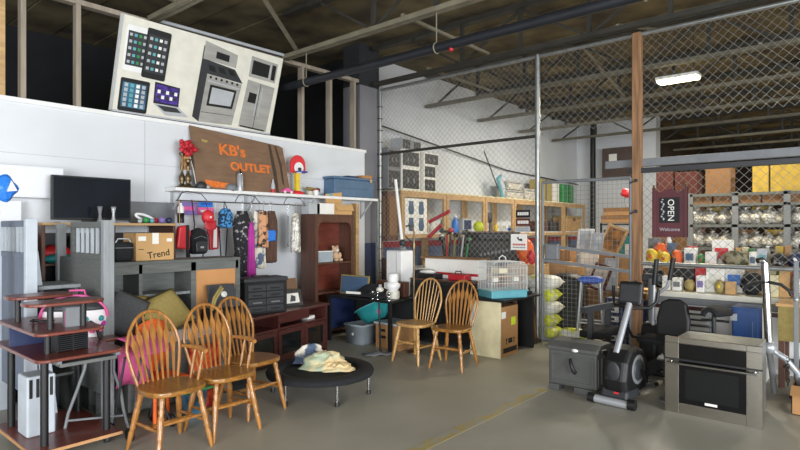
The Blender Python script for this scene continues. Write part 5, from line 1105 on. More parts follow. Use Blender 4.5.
# storage table with cartons and pictures
TX, TZ2 = 8.45, .66
t = thing('sorting_table', 'long table heaped with cartons and pictures behind the gate', 'table', (TX, 2.35, 0)); MB().box(0, .9, 0, 2.1, TZ2-.04, TZ2).build('top', 'card_light', t, bevel=.004); each('leg', 'mid_grey', t, [lambda b, x=x, y=y: b.box(x, x+.05, y, y+.05, 0, TZ2-.04) for x in (.02, .83) for y in (.02, 2.03)])
def cx(lab, u0, u1, v0, v1, X, dep, m, z0=None, **k):
    y0, y1, a, c = rectx(u0, u1, v0, v1, X); a = a if z0 is None else z0
    return carton(lab, dep, y1-y0, c-a, (X+dep/2, (y0+y1)/2, a), 0, m, 'cartons heaped in the cage', False, lines=False, **k)
cx('wide light cardboard box on the sorting table behind the gate lock', 547, 566, 262, 284, 8.5, .3, 'card_light', TZ2)
cx('small light cardboard box right of the wide one behind the gate', 567, 578, 267, 284, 8.5, .3, 'card_light', TZ2)
cx('brown carton standing at the back of the sorting table left end', 549, 570, 250, 275, 8.9, .28, 'card', TZ2)
cx('white carton on the sorting table below the leaning white frames', 580, 598, 252, 280, 8.85, .4, 'paper', TZ2)
cx('brown carton under the orange framed painting', 599, 613, 250, 282, 8.75, .35, 'card', TZ2)
cx('tan carton under the teal box', 615, 634, 256, 284, 8.75, .4, 'card_light', TZ2)
y0, y1, z0, z1 = rectx(615, 632, 236, 256, 8.8)
t = thing('teal_crate', 'teal plastic crate on the tan carton beside the wooden post', 'crate', (8.8, y0, z0+.0)); MB().box(0, .3, 0, y1-y0, 0, z1-z0).build('body', 'teal', t, bevel=.01); MB().box(-.01, .31, -.01, y1-y0+.01, z1-z0-.03, z1-z0).build('rim', 'teal', t); MB().box(-.004, 0, .02, (y1-y0)*.4, .02, (z1-z0)*.6).build('sticker', 'paper', t)
def lean_frame(lab, u0, u1, v0, v1, X, mf, mp, tilt, z0=None, roll=0, name='framed_picture'):
    y0, y1, a, c = rectx(u0, u1, v0, v1, X); a = a if z0 is None else z0; w = y1-y0; h = c-a
    t = thing(name, lab, 'picture', (X, (y0+y1)/2, a), 0, 'pictures leaning in the cage'); t.rotation_euler = (roll, tilt, 0)
    MB().box(0, .025, -w/2, w/2, 0, h).build('frame', mf, t, bevel=.005); MB().box(-.003, 0, -w/2+.04, w/2-.04, .04, h-.04).build('picture', mp, t); return t
mk('painting', 'c07a2c', .6, scale=7, col2='6a4a2a'); mk('sketch', 'dcdcd8', .6, scale=9, col2='a8adb5', contrast=(.4,.7)); mk('red_art', 'a8322a', .6, scale=9, col2='d8cfc0', contrast=(.5,.7))
lean_frame('orange painting in a wooden frame tilted beside the wooden post', 596, 618, 224, 252, 8.6, 'pine', 'painting', .25, roll=.35)
lean_frame('white framed sketch leaning left of the orange painting', 576, 592, 228, 252, 8.68, 'white', 'sketch', .25)
lean_frame('second white sketch leaning nearer the orange painting', 590, 602, 232, 254, 8.56, 'light_grey', 'sketch', .25)
lean_frame('red poster picture tilted in front of the sorting table', 586, 604, 263, 295, 8.30, 'dark_red_card', 'red_art', .15, .62, roll=.3)
lean_frame('pale picture leaning right of the red poster', 603, 617, 258, 290, 8.36, 'light_grey', 'sketch', .15, .62)
tag(MB().box(0, .12, 0, 1.5, 0, .62).build('support_box', 'card_dark', loc=(8.29, 2.5, 0)), 'low brown box in front of the sorting table', 'box')
# dark basket rack and flat cartons
y0, y1, z0, z1 = rectx(600, 634, 222, 300, 10.5)
t = thing('basket_rack', 'dark wire basket rack under the flat brown cartons', 'rack', (10.5, y0, 0)); W = y1-y0
each('post', 'black', t, [lambda b, x=x, y=y: b.box(x, x+.03, y, y+.03, 0, 1.64) for x in (0, .45) for y in (0, W-.03)])
for z in (.5, .9, 1.25, 1.6): MB().box(0, .48, 0, W, z, z+.03).build('shelf', 'dark_grey', t)
for z in (.53, .93, 1.28): MB().box(.03, .45, .05, W-.05, z, z+.24).build('basket', 'fabric_black', t, bevel=.02)
z = 1.64
for i, l in enumerate(('lowest flat brown carton on the dark basket rack', 'second flat brown carton on the dark basket rack', 'third flat brown carton on the dark basket rack', 'topmost flat brown carton on the dark basket rack')):
    carton(l, .42, W*(.98-.07*i), .072, (10.74, y0+W/2+.02*(i%2), z), 0, ('card', 'card_dark', 'card', 'card_dark')[i], 'flat cartons on the basket rack', False, lines=False); z += .073
t = thing('red_flower', 'red flower on a wire stem above the flat brown cartons', 'flower', (10.7, y0+W*.35, z)); MB().tube([(0,0,0),(0,.02,.15),(0,-.02,.22)], .006, 5).build('stem', 'mid_grey', t); MB().ell((0,-.02,.27), (.07,.10,.08), 12, 8, jig=.25, seed=2).build('blossom', 'bright_red', t)
x0, x1, z0, z1 = recty(567, 589, 219, 232, 6.36)
t = thing('wicker_hamper', 'light wicker hamper on the rear wooden shelving', 'hamper', (14.3, 6.34, SM)); MB().box(0, .95, 0, .4, 0, .36).build('body', 'card_light', t, bevel=.02); MB().box(-.02, .97, -.02, .42, .36, .42).build('lid', 'khaki', t, bevel=.015); MB().box(.4, .55, -.012, 0, .28, .38).build('clasp', 'card_dark', t)
for (xx, w, h, m, l) in ((12.85, .7, .55, 'khaki', 'olive patterned parcel on top of the shelving behind the gate'), (13.7, .28, .5, 'paper', 'white narrow parcel between two green parcels on the shelving'), (14.2, .7, .5, 'green', 'green patterned parcel on the rear shelving top')):
    t = thing('parcel', l, 'parcel', (xx, 6.4, ST), 0, 'parcels on the rear shelving'); MB().box(0, w, 0, .3, 0, h).build('body', m, t, bevel=.03); MB().box(w*.45, w*.52, -.004, .0, 0, h).build('ribbon', 'fabric_grey', t)
for (xx, m, l) in ((12.9, 'walnut', 'brown box on the middle shelf behind the gate'), (13.5, 'dark_grey', 'dark box on the middle shelf behind the gate')):
    carton(l, .45, .3, .26, (xx+.2, 6.55, SM), 0, m, None, False, lines=False)
# ================================================================== COUNTER AND GOODS BEHIND THE RIGHT MESH
CXX = 7.06; CY0, CY1 = -1.6, 2.12
t = thing('display_counter', 'long grey display counter with a perforated cream edge behind the mesh', 'counter', (CXX, 0, 0))
MB().box(.06, .62, CY0, CY1, 0, .74).build('body', 'white', t); MB().box(.03, .64, CY0, CY1, .74, .80).build('top', 'off_white', t, bevel=.005); MB().box(.045, .06, CY0, CY1, .60, .645).build('brown_strip', 'mahogany', t); MB().box(.02, .06, CY0, CY1, .66, .74).build('lip', 'mid_grey', t, bevel=.01)
mk('peg_edge', 'd8c896', .6, scale=1, col2='d8c896'); 
for k in range(40): MB().lathe([(0,-.003),(.010,-.003),(.010,0)], (.04, CY1-.05-k*.055, .765), 8, 'x').build('edge_hole', 'card_dark', t)
MB().box(.036, .04, CY0, CY1, .742, .79).build('edge_strip', 'peg_edge', t); MB().prism([(1.02,.0),(1.20,.0),(1.15,.22),(1.10,.26),(1.07,.22)], .053, .06, 'yz').build('grey_stain', 'mid_grey', t)
MB().box(.66, 1.10, CY0, CY1, 1.04, 1.07).build('tier_shelf', 'pine', t); each('tier_post', 'mid_grey', t, [lambda b, y=y: b.box(1.04, 1.08, y, y+.04, 0, 1.04) for y in (-1.5, .4, 2.0)]); each('tier_bracket', 'mid_grey', t, [lambda b, y=y: b.box(.62, .66, y, y+.04, .5, 1.05) for y in (-1.5, .4, 2.0)])
TIER = 1.071; CTOP = .801
def good(name, lab, u0, u1, v0, v1, m, X, zb, dep=.2, shape='box', cat='box', m2=None):
    y0, y1, a, c = rectx(u0, u1, v0, v1, X); h = max(.05, c-zb); w = y1-y0
    t = thing(name, lab, cat, (X, (y0+y1)/2, zb), 0, 'goods behind the counter mesh')
    if shape == 'box':
        MB().box(0, dep, -w/2, w/2, 0, h).build('body', m, t, bevel=.006)
        if m2: MB().box(-.003, 0, -w*.36, w*.36, h*.3, h*.7).build('label', m2, t)
    elif shape == 'bag':
        MB().ell((dep/2, 0, h*.5), (dep/2, w/2, h*.5), 16, 10, jig=.10, seed=int(u0)).build('bag', m, t)
        if m2: MB().ell((dep*.1, 0, h*.5), (dep*.12, w*.2, h*.2), 10, 6).build('label', m2, t)
    elif shape == 'cyl':
        MB().lathe([(w/2,0),(w/2,h*.75),(w*.3,h*.85),(w*.3,h)], (dep/2,0,0), 16).build('body', m, t)
        if m2: MB().lathe([(w*.32,h*.95),(w*.32,h*1.0),(0,h)], (dep/2,0,0), 14).build('cap', m2, t)
    return t
T = TIER; X1 = 7.76
good('snack_bag', 'yellow orange bag at the left end of the upper row', 644, 656, 249, 263, 'yellow', X1, T, .14, 'bag', 'bag', 'orange')
good('snack_bag', 'orange bag lying behind the left yellow bags', 652, 667, 243, 262, 'orange', X1+.16, T, .12, 'bag', 'bag', 'yellow')
good('snack_bag', 'yellow bag second from the left in the upper row', 657, 669, 252, 263, 'yellow', X1, T, .14, 'bag', 'bag', 'bright_red')
good('snack_bag', 'orange printed bag third from the left in the upper row', 670, 681, 250, 263, 'orange', X1, T, .14, 'bag', 'bag', 'yellow')
good('white_figurine', 'white and red bottle above the yellow bags', 665, 671, 233, 250, 'white', X1+.3, T, .06, 'cyl', 'bottle', 'red')
good('grey_parcel', 'grey bag behind the orange bags under the chalkboard', 648, 660, 238, 250, 'mid_grey', X1+.3, T, .1, 'box', 'bag')
good('slate_carton', 'slate blue carton right of the white and red bottle', 667, 675, 243, 256, 'slate_blue', X1+.22, T, .1, 'box', 'box')
good('glass_jar_box', 'pale box with a dark cup picture in the upper row', 684, 695, 248, 263, 'paper', X1, T, .16, 'box', 'box', 'slate_blue')
good('green_packet', 'green packet in the upper row right of the pale box', 696, 704, 254, 263, 'green', X1+.02, T, .12, 'bag', 'packet', 'red')
good('white_carton', 'tall white carton in the upper row left of the red topped carton', 705, 716, 252, 264, 'paper', X1, T, .16)
good('white_carton', 'large white carton with a red band in the upper row', 712, 731, 240, 264, 'paper', X1+.14, T, .2, 'box', 'box', 'bright_red')
t = good('camo_cushion', 'camouflage oval cushion lying across the upper row', 719, 748, 251, 264, 'camo', X1-.05, T, .2, 'bag', 'cushion')
good('white_carton', 'white carton right of the camouflage cushion', 749, 756, 252, 264, 'paper', X1+.04, T, .16, 'box', 'box', 'slate_blue')
good('clear_carton', 'pale blue plastic box in the upper row', 757, 767, 249, 264, 'pale_wood_paint', X1+.1, T, .16, 'box', 'box', 'aqua')
good('black_bag', 'black and white bag near the upper row right end', 769, 786, 253, 265, 'black_white_print', X1, T, .2, 'bag', 'bag')
good('navy_bag', 'navy bag at the upper row right end', 786, 803, 252, 266, 'navy', X1, T, .2, 'bag', 'bag', 'paper')
good('silver_can', 'silver can standing behind the black and white bag', 764, 770, 246, 258, 'silver_paint', X1+.26, T, .1, 'cyl', 'can', 'white')
Z = CTOP; X2 = 7.24
good('black_device', 'dark device at the left end of the counter row', 644, 654, 268, 285, 'dark_grey', X2+.1, Z, .14, 'box', 'device', 'slate_blue')
good('red_toy', 'small red toy at the counter row left end', 641, 647, 268, 283, 'bright_red', X2+.24, Z, .1, 'bag', 'toy')
good('white_packet', 'white packet left of the small white cartons on the counter', 662, 670, 276, 288, 'paper', X2, Z, .12, 'box', 'packet')
good('white_packet', 'white packet with grey print on the counter', 672, 681, 278, 289, 'paper', X2, Z, .12, 'box', 'packet', 'mid_grey')
good('black_tray', 'black tray behind the white packets on the counter', 672, 694, 268, 280, 'black', X2+.22, Z, .12, 'box', 'tray')
good('yellow_packet', 'yellowish packet beside the white carton on the counter', 683, 694, 280, 290, 'khaki', X2, Z, .12, 'bag', 'packet')
good('white_carton', 'white carton with purple mark in the counter row', 696, 704, 276, 290, 'paper', X2, Z, .14, 'box', 'box', 'lilac')
good('red_carton', 'red carton behind the white carton with purple mark', 695, 705, 265, 277, 'bright_red', X2+.24, Z, .1, 'box', 'box')
good('white_carton', 'large white carton left in the counter row below the camouflage cushion', 706, 724, 266, 291, 'paper', X2+.1, Z, .2, 'box', 'box', 'off_white')
good('white_carton', 'white flat carton right of the large white carton on the counter', 725, 743, 267, 282, 'paper', X2+.22, Z, .16, 'box', 'box', 'bright_blue')
good('yellow_packet', 'golden packet in the counter row', 713, 724, 280, 292, 'khaki', X2-.03, Z, .1, 'bag', 'packet', 'yellow')
good('tan_packet', 'tan packet right of the golden packet', 725, 735, 282, 292, 'card_light', X2-.02, Z, .1, 'box', 'packet')
good('black_tote', 'black cloth bag on the counter behind the pole', 738, 762, 273, 294, 'fabric_black', X2, Z, .24, 'bag', 'bag')
good('tan_carton', 'tan carton at the counter row right end', 779, 790, 270, 296, 'card_light', X2+.06, Z, .2, 'box', 'box')
good('white_bag', 'white plastic bag right of the tan carton', 791, 806, 270, 296, 'bag_plastic', X2, Z, .2, 'bag', 'bag')
good('white_packet', 'cream packet left of the tan carton on the counter', 768, 778, 276, 294, 'cream', X2, Z, .14, 'box', 'packet')
# fillers at the back of both rows
rr = random.Random(21); cl = ['white', 'brown', 'grey', 'tan', 'blue', 'red', 'cream', 'black', 'yellow', 'green']; cm = ['paper', 'card', 'mid_grey', 'card_light', 'storage_blue', 'red', 'cream', 'black_matte', 'yellow_carton', 'green']
for row, (xx, zz, vt) in enumerate(((X1+.26, TIER, (246, 252)), (X2+.24, CTOP, (268, 274)))):
    u = 646; k = 0
    while u < 800:
        wd = rr.uniform(6, 11); i = (k*3+row*4) % 10
        if not (row == 0 and (664 < u+wd/2 < 677 or u < 660)) and not (row == 1 and (u < 648 or 668 < u+wd < 710 or 718 < u < 745)) and not (row == 0 and 705 < u+wd and u < 732) and not (row == 0 and 760 < u+wd and u < 771):
            near = 'left part' if u < 700 else ('middle' if u < 750 else 'right part')
            good('small_carton', '%s small carton at the back of the %s goods row, %s, %s' % (cl[i], ('upper', 'counter')[row], near, ('tall' if k % 2 else 'low')), u, u+wd-1, rr.uniform(*vt) - (3 if k % 2 else 0), 265, cm[i], xx, zz, .10, 'box', 'box', cm[(i+5) % 10] if k % 3 == 0 else None)
        u += wd; k += 1
# ================================================================== METAL RACK WITH BAGS
RXX = 10.5; ry0, ry1 = .2, 2.75
t = thing('steel_rack', 'grey steel rack filled with clear plastic bags behind the mesh', 'rack', (RXX, 0, 0))
ys = [ox(u, 200, RXX).y for u in (690, 735, 787, 840)]
each('post', 'mid_grey', t, [lambda b, x=x, y=y: b.box(x, x+.05, y-.045, y+.045, 0, 2.14) for y in ys for x in (0, .5)])
for z in (.8, 1.20, 1.585, 1.93, 2.10): MB().box(.02, .54, ys[-1], ys[0], z, z+.022).build('shelf', 'mid_grey', t); MB().box(0, .02, ys[-1], ys[0], z-.02, z+.025).build('shelf_lip', 'grey_wood', t)
rr = random.Random(5)
def rbag(u, z, k):
    y = ox(u, 200, RXX+.2).y; r = .125+.02*rr.random()
    t = thing('plastic_bag', 'clear plastic bag ' + k, 'bag', (RXX+.22, y, z), 0, 'clear plastic bags on the steel rack')
    MB().ell((0,0,r*.85), (r*1.1, r, r*.85), 14, 10, jig=.22, seed=int(u*7+z*100)).build('bag', 'bag_plastic', t); MB().lathe([(.02,r*1.5),(.012,r*1.7),(.05,r*2.0)], n=8).build('neck', 'bag_plastic', t)
us = [697, 710, 724, 745, 757, 769, 780, 797]
names = ['at the far left', 'second from the left', 'left of the first rack post', 'right of the first rack post', 'second right of the first rack post', 'third right of the first rack post', 'left of the second rack post', 'right of the second rack post']
for u, n in zip(us, names): rbag(u, 1.608, n+' on the upper bag shelf')
for u, n in zip([698, 712, 726, 744, 756, 768, 780, 796], names): rbag(u, 1.223, n+' on the lower bag shelf')
def rcart(u0, u1, z, h, m, lab, grp, dep=.35):
    a = ox(u1, 200, RXX+.06).y; c = ox(u0, 200, RXX+.06).y
    return carton(lab, dep, c-a-.012, h, (RXX+.06+dep/2, (a+c)/2, z), 0, m, grp, False, lines=False)
for i, (u0, u1, l) in enumerate(((691, 712, 'left flat brown carton above the bags'), (713, 733, 'flat brown carton left of the first rack post'), (738, 761, 'flat brown carton right of the first rack post'), (762, 785, 'flat brown carton left of the second rack post'), (789, 812, 'flat brown carton at the frame edge above the bags'))):
    rcart(u0, u1, 1.953, .13, 'card_dark', l, 'flat cartons on the steel rack')
for u0, u1, h, m, l in ((656, 673, .46, 'dark_red_card', 'dark red carton left of two on the rack top behind the chalkboard'), (675, 697, .46, 'dark_red_card', 'dark red carton nearer the brown carton on the rack top'), (705, 731, .44, 'card_dark', 'tall brown carton on the rack top'), (752, 769, .46, 'yellow_carton', 'yellow carton beside the dark gap on the rack top'), (770, 803, .46, 'yellow_carton', 'wide yellow carton on the rack top at the frame edge')):
    if u0 >= 690: rcart(u0, u1, 2.123, h, m, l, 'large cartons on the rack top', .4)
    else: cx(l, u0, u1, 172, 196, 11.2, .4, m, None)
t = thing('tall_cabinet', 'tall dark cabinet behind the chalkboard carrying dark red cartons', 'cabinet', (11.18, 0, 0)); y0, y1, z0, z1 = rectx(652, 699, 196, 230, 11.18); MB().box(0, .46, y0, y1, 0, z0+.0).build('body', 'walnut', t); 
t['label'] = 'tall dark cabinet behind the hanging chalkboard'
zt = rectx(656, 673, 172, 196, 11.2)[2]
for o in list(t.children): bpy.data.objects.remove(o)
MB().box(0, .46, y0, y1, 0, zt-.002).build('body', 'walnut', t); MB().box(-.012, 0, y0+.03, (y0+y1)/2-.01, .1, zt-.05).build('door', 'card_dark', t, bevel=.003); MB().box(-.012, 0, (y0+y1)/2+.01, y1-.03, .1, zt-.05).build('door', 'card_dark', t, bevel=.003)
for i, (u, z, m) in enumerate(((716, 1.608, 'yellow_carton'), (762, 1.608, 'yellow_carton'), (775, 1.223, 'yellow_carton'), (748, 1.223, 'card_dark'))):
    y = ox(u, 200, RXX+.42).y; carton(('yellow carton behind the upper bags left of the first rack post', 'yellow carton behind the upper bags between the rack posts', 'yellow carton behind the lower bags near the second rack post', 'brown carton behind the lower bags')[i], .14, .26, .30, (RXX+.42, y, z), 0, m, None, False, lines=False)
# ================================================================== OPEN CHALKBOARD SIGN
y0, y1, z0, z1 = rectx(653, 688, 190, 237, 6.95); w = y1-y0; h = z1-z0
t = thing('chalkboard_sign', 'dark red wooden sign with a chalkboard reading OPEN hung on the mesh', 'sign', (6.93, y0, z0)); mk('maroon', '54232a', .45, var=.12, scale=4, coat=.2)
n = 20; top = [(w*(1-i/n), h + .022*math.cos(2*PI*2*(i/n)) ) for i in range(n+1)]
MB().prism([(0,0),(w,0)]+top, 0, .025, 'yz').build('panel', 'maroon', t, bevel=.004)
each('side_post', 'maroon', t, [lambda b, y=y: b.box(-.015, .03, y, y+.03, 0, h+.03) for y in (0, w-.03)]); each('finial', 'brass', t, [lambda b, y=y: b.ell((.005, y+.015, h+.045), (.016,.016,.02), 10, 8) for y in (0, w-.03)])
each('hook', 'chrome', t, [lambda b, y=y: b.tube([(.005,y,h+.03),(.03,y,h+.08),(.055,y,h+.06)], .004, 5) for y in (.05, w-.05)])
MB().box(-.004, 0, w*.22, w*.80, h*.30, h*.84).build('chalkboard', 'black_matte', t)
RXT = (0, 0, 0)
o = text('lettering', 'OPEN', .098, 'paper', t, (-.005, w*.46, h*.57)); o.rotation_euler = Matrix(((0,0,-1),(0,-1,0),(-1,0,0))).to_euler()
o.matrix_local = Matrix.Translation((-.005, w*.47, h*.57)) @ Matrix(((0,0,-1,0),(0,-1,0,0),(-1,0,0,0),(0,0,0,1)))
# glyph x-axis runs down the board, glyph y-axis to the right of the board
o.matrix_local = Matrix.Translation((-.005, w*.47, h*.57)) @ Matrix(((0,0,-1,0),(0,-1,0,0),(-1,0,0,0),(0,0,0,1)))
for k in range(9): MB().ell((-.005, w*.70+.012*math.sin(k*2.1), h*(.80-.052*k)), (.001,.010,.008+.004*(k%3)), 8, 6).build('chalk_mark', 'light_grey', t)
text('lettering', 'Welcome', .055, 'light_grey', t, (-.002, w*.5, h*.16), RX, 1, .0008)
# ================================================================== FRONT RIGHT: STORAGE BOX, EXERCISE MACHINES, OVEN
t = thing('deck_box', 'dark grey plastic storage box with a black latch on the open floor', 'storage box', (5.04, 1.95, 0)); W = .38; L = .47
MB().box(0, W, 0, L, .06, .39).build('body', 'charcoal', t, bevel=.015); each('foot', 'charcoal', t, [lambda b, x=x, y=y, l=l: b.box(x, x+.12, y, y+l, 0, .06) for x in (0, W-.12) for y, l in ((0, .22), (L-.10, .10))], .006)
MB().prism([(-.02,.39),(W+.02,.39),(W+.02,.425),(W*.8,.465),(W*.2,.465),(-.02,.425)], -.015, L+.015, 'xz').build('lid', 'charcoal', t, bevel=.01)
each('panel_rib', 'charcoal', t, [lambda b, a=a, z0=z0, c=c, z1=z1: b.box(-.008, 0, a, c, z0, z1) for a, z0, c, z1 in ((.03,.09,.05,.35),(L-.05,.09,L-.03,.35),(.05,.33,L-.05,.35),(.05,.09,L-.05,.11))], .003)
MB().lathe([(0,-.004),(.022,-.004),(.022,0)], (-.02, L*.42, .408), 16, 'x', sx=1.4, sy=.7).build('badge', 'paper', t)
MB().tube([(-.012, L*.52, .32),(-.035, L*.50, .30),(-.035, L*.44, .22),(-.012, L*.42, .20)], [.012,.016,.016,.02], 8).build('latch', 'black', t)
each('side_rib', 'charcoal', t, [lambda b, x=x: b.box(x, x+.012, -.006, 0, .10, .34) for x in (.03, .12, .22, .32)])
# --- recumbent bike
t = thing('recumbent_bike', 'black recumbent exercise bike with a round housing beside the grey box', 'exercise bike', (4.93, 1.76, 0), -.09)
MB().tube([(-.06,.17,.05),(-.05,.10,.045),(-.03,-.10,.04),(-.02,-.17,.04)], .035, 12).build('front_stabiliser', 'silver_paint', t); each('end_cap', 'black', t, [lambda b: b.cyl((-.058,.14,.045),(-.062,.20,.05),.04), lambda b: b.cyl((-.02,-.14,.045),(-.016,-.20,.045),.045)])
q = [(.03,.07),(.48,.07),(.52,.16),(.50,.32),(.40,.45),(.25,.50),(.12,.475),(.03,.38),(-.01,.22)]
MB().prism(q, -.11, .11, 'xz').build('housing', 'black', t, bevel=.05, seg=4)
MB().prism([(.0,.05),(.30,.05),(.26,.13),(.02,.14)], -.12, .12, 'xz').build('lower_shroud', 'dark_grey', t, bevel=.02)
MB().lathe([(.0,.012),(.085,.012),(.10,0),(.10,-.01)], (.255,-.115,.29), 24, 'y', R=rot3(0,0,PI)).build('crank_disc', 'dark_grey', t)
MB().lathe([(.115,-.004),(.13,-.004),(.13,.004),(.115,.004)], (.255,-.112,.29), 28, 'y').build('disc_ring', 'mid_grey', t)
MB().bar((.255,-.14,.29),(.34,-.15,.17),.03,.02).build('crank', 'black', t); MB().box(.29,.39,-.24,-.155,.145,.175).build('pedal', 'black', t, bevel=.008); MB().bar((.255,.14,.29),(.17,.15,.41),.03,.02).build('crank', 'black', t); MB().box(.12,.22,.155,.24,.40,.43).build('pedal', 'black', t, bevel=.008)
MB().ell((-.005,0,.30),(.012,.06,.085),18,10).build('front_badge', 'dark_grey', t); MB().box(-.015,-.005,-.05,-.01,.11,.125).build('badge', 'bright_red', t)
MB().cyl((.10,.02,.44),(.33,-.0,.86),.028,n=14).build('console_post', 'silver_paint', t)
MB().cbox((.36,0,.95),(.05,.22,.22),rot3(0,.22,0)).build('console', 'black', t, bevel=.025, seg=3); MB().cbox((.331,0,.955),(.006,.17,.15),rot3(0,.22,0)).build('console_back', 'dark_grey', t)
each('handlebar', 'black', t, [lambda b, s=s: b.tube([(.34,s*.03,.82),(.38,s*.16,.83),(.44,s*.20,.88),(.46,s*.21,1.0)], .016, 8) for s in (-1, 1)])
MB().bar((.45,0,.16),(1.25,-.02,.24),.09,.07).build('main_beam', 'dark_grey', t); MB().tube([(1.22,-.28,.04),(1.22,.24,.04)], .03, 10).build('rear_stabiliser', 'black', t); MB().bar((1.18,-.02,.04),(1.18,-.02,.40),.06,.06).build('seat_post', 'dark_grey', t)
MB().box(.88,1.22,-.22,.18,.40,.46).build('seat', 'fabric_black', t, bevel=.03, seg=3)
b = MB(); b.prism([(-.17,.44),(.15,.44),(.155,.62),(.12,.79),(.04,.83),(-.07,.83),(-.14,.79),(-.175,.62)], 0, .06, 'yz'); o = b.build('seat_back', 'black', t, bevel=.025, seg=3); o.location = (1.16, -.04, 0); o.rotation_euler = (0, .12, 0)
each('side_handle', 'black', t, [lambda b, s=s: b.tube([(1.1,-.02+s*.2,.42),(.95,-.02+s*.26,.44),(.85,-.02+s*.26,.54)], .014, 8) for s in (-1, 1)])
# --- elliptical
t = thing('elliptical_trainer', 'grey elliptical trainer with black swing arm grips behind the bike', 'exercise machine', (6.42, 1.88, 0))
MB().prism([(-.12,.05),(.32,.05),(.36,.35),(.2,.52),(-.02,.52),(-.14,.32)], -.10, .10, 'xz').build('housing', 'black', t, bevel=.04, seg=3)
MB().tube([(.02,0,.5),(.0,0,1.0)], .035, 10).build('mast', 'mid_grey', t); each('base_bar', 'dark_grey', t, [lambda b: b.tube([(-.13,-.28,.04),(-.13,.28,.04)], .03, 10), lambda b: b.bar((-.13,0,.06),(.3,0,.06),.08,.06)])
pa = ox(653, 325, 6.36)-Vector((6.42,1.88,0)); pm = ox(654, 285, 6.36)-Vector((6.42,1.88,0)); pt = ox(656.5, 259, 6.36)-Vector((6.42,1.88,0))
a = MB().tube([pa, pm], .018, 8).build('swing_arm', 'silver_paint', t); MB().tube([pm, pt], .024, 8).build('grip', 'black', a)
pb = ox(656, 295, 6.50)-Vector((6.42,1.88,0)); pc = ox(667, 287, 6.50)-Vector((6.42,1.88,0)); pd = ox(669.5, 280, 6.50)-Vector((6.42,1.88,0)); pe = ox(673.5, 258, 6.50)-Vector((6.42,1.88,0))
a = MB().tube([pb, pc, pd], .018, 8).build('swing_arm', 'silver_paint', t); MB().tube([pd, pe], .024, 8).build('grip', 'black', a)
MB().box(-.02,.06,-.10,.10,.96,1.05).build('console', 'dark_grey', t, bevel=.02)
each('foot_rail', 'dark_grey', t, [lambda b, s=s: b.bar((.1,s*.16,.34),(.5,s*.16,.22),.05,.05) for s in (-1, 1)]); each('foot_plate', 'black', t, [lambda b, s=s: b.box(.28,.54,s*.16-.07,s*.16+.07,.25,.29) for s in (-1, 1)], .01)
# --- black treadmill arm bar
t = thing('weight_bench', 'low black weight bench with a long grey bar behind the bike housing', 'weight bench', (6.0, 2.35, 0))
each('leg', 'dark_grey', t, [lambda b, x=x: b.bar((x,.0,0),(x,.0,.66),.05,.05) for x in (-.1, .42)]); MB().bar((-.30,0,.69),(.60,-.12,.69),.06,.06).build('bar', 'dark_grey', t); MB().box(-.1,.42,-.13,.13,.36,.44).build('pad', 'fabric_black', t, bevel=.02); each('cross_foot', 'black', t, [lambda b, x=x: b.box(x-.03,x+.03,-.2,.2,0,.05) for x in (-.1,.42)])
for (yy, l) in ((2.56, 'navy sack with white lettering nearer the steel post'), (2.29, 'navy sack with white lettering beside the wooden post')):
    t = thing('navy_sack', l, 'sack', (7.24, yy, 0), 0, 'navy sacks behind the gate'); MB().box(-.08,.12,-.12,.12,0,.66).build('sack', 'navy', t, bevel=.04, seg=3)
    for k in range(4): MB().box(-.083,-.08,-.07,.07,.12+.12*k,.19+.12*k).build('print', 'paper', t); MB().box(-.084,-.083,-.02,.03,.14+.12*k,.17+.12*k).build('print_gap', 'navy', t)
# --- saddle bike
t = thing('upright_bike', 'black upright exercise bike saddle rising behind the oven', 'exercise bike', (6.15, 1.22, 0))
b = MB(); b.surf(lambda i, j: Vector((.15-.34*i, (j-.5)*(.25-.17*i**.8), .735-.02*math.sin(PI*j)*0+.015*i-.05*(2*j-1)**2)), 10, 8, .045); b.build('saddle', 'fabric_black', t); MB().cyl((0,0,.30),(-.01,0,.70),.02,n=10).build('saddle_post', 'dark_grey', t); MB().tube([(.05,-.12,.64),(.05,.12,.64)], .012, 8).build('adjust_bar', 'black', t)
MB().prism([(-.35,.05),(.05,.05),(.08,.25),(-.1,.42),(-.3,.38)], -.08, .08, 'xz').build('housing', 'black', t, bevel=.03); each('foot_bar', 'black', t, [lambda b, x=x: b.tube([(x,-.22,.03),(x,.22,.03)], .028, 8) for x in (-.4, .15)]); MB().bar((-.4,0,.05),(.15,0,.05),.06,.05).build('base_bar', 'black', t); MB().bar((0,0,.28),(0,0,.05),.06,.06).build('frame', 'dark_grey', t)
t = thing('slatted_rack', 'silver slatted dish rack behind the recumbent seat', 'rack', (6.60, 1.46, 0)); each('slat', 'chrome', t, [lambda b, i=i: b.bar((-.06,-.15,.46+.06*i),(-.06,.15,.46+.06*i),.05,.02) for i in range(4)]); each('upright', 'mid_grey', t, [lambda b, y=y: b.bar((-.04,y,0),(-.04,y,.70),.03,.03) for y in (-.13, .13)])
# --- blue locker
t = thing('blue_locker', 'small dark blue locker with a white right edge against the counter', 'locker', (6.62, 1.02, 0)); MB().box(0,.34,-.14,.13,0,.74).build('body', 'locker_blue', t, bevel=.004); MB().box(-.012,0,-.10,.12,.05,.72).build('door', 'locker_blue', t, bevel=.003); MB().box(-.02,.34,-.165,-.14,0,.75).build('white_edge', 'off_white', t); MB().box(-.025,-.012,.08,.14,.60,.67).build('hinge', 'silver_paint', t); MB().box(-.016,-.012,-.06,-.05,.2,.6).build('handle', 'slate_blue', t)
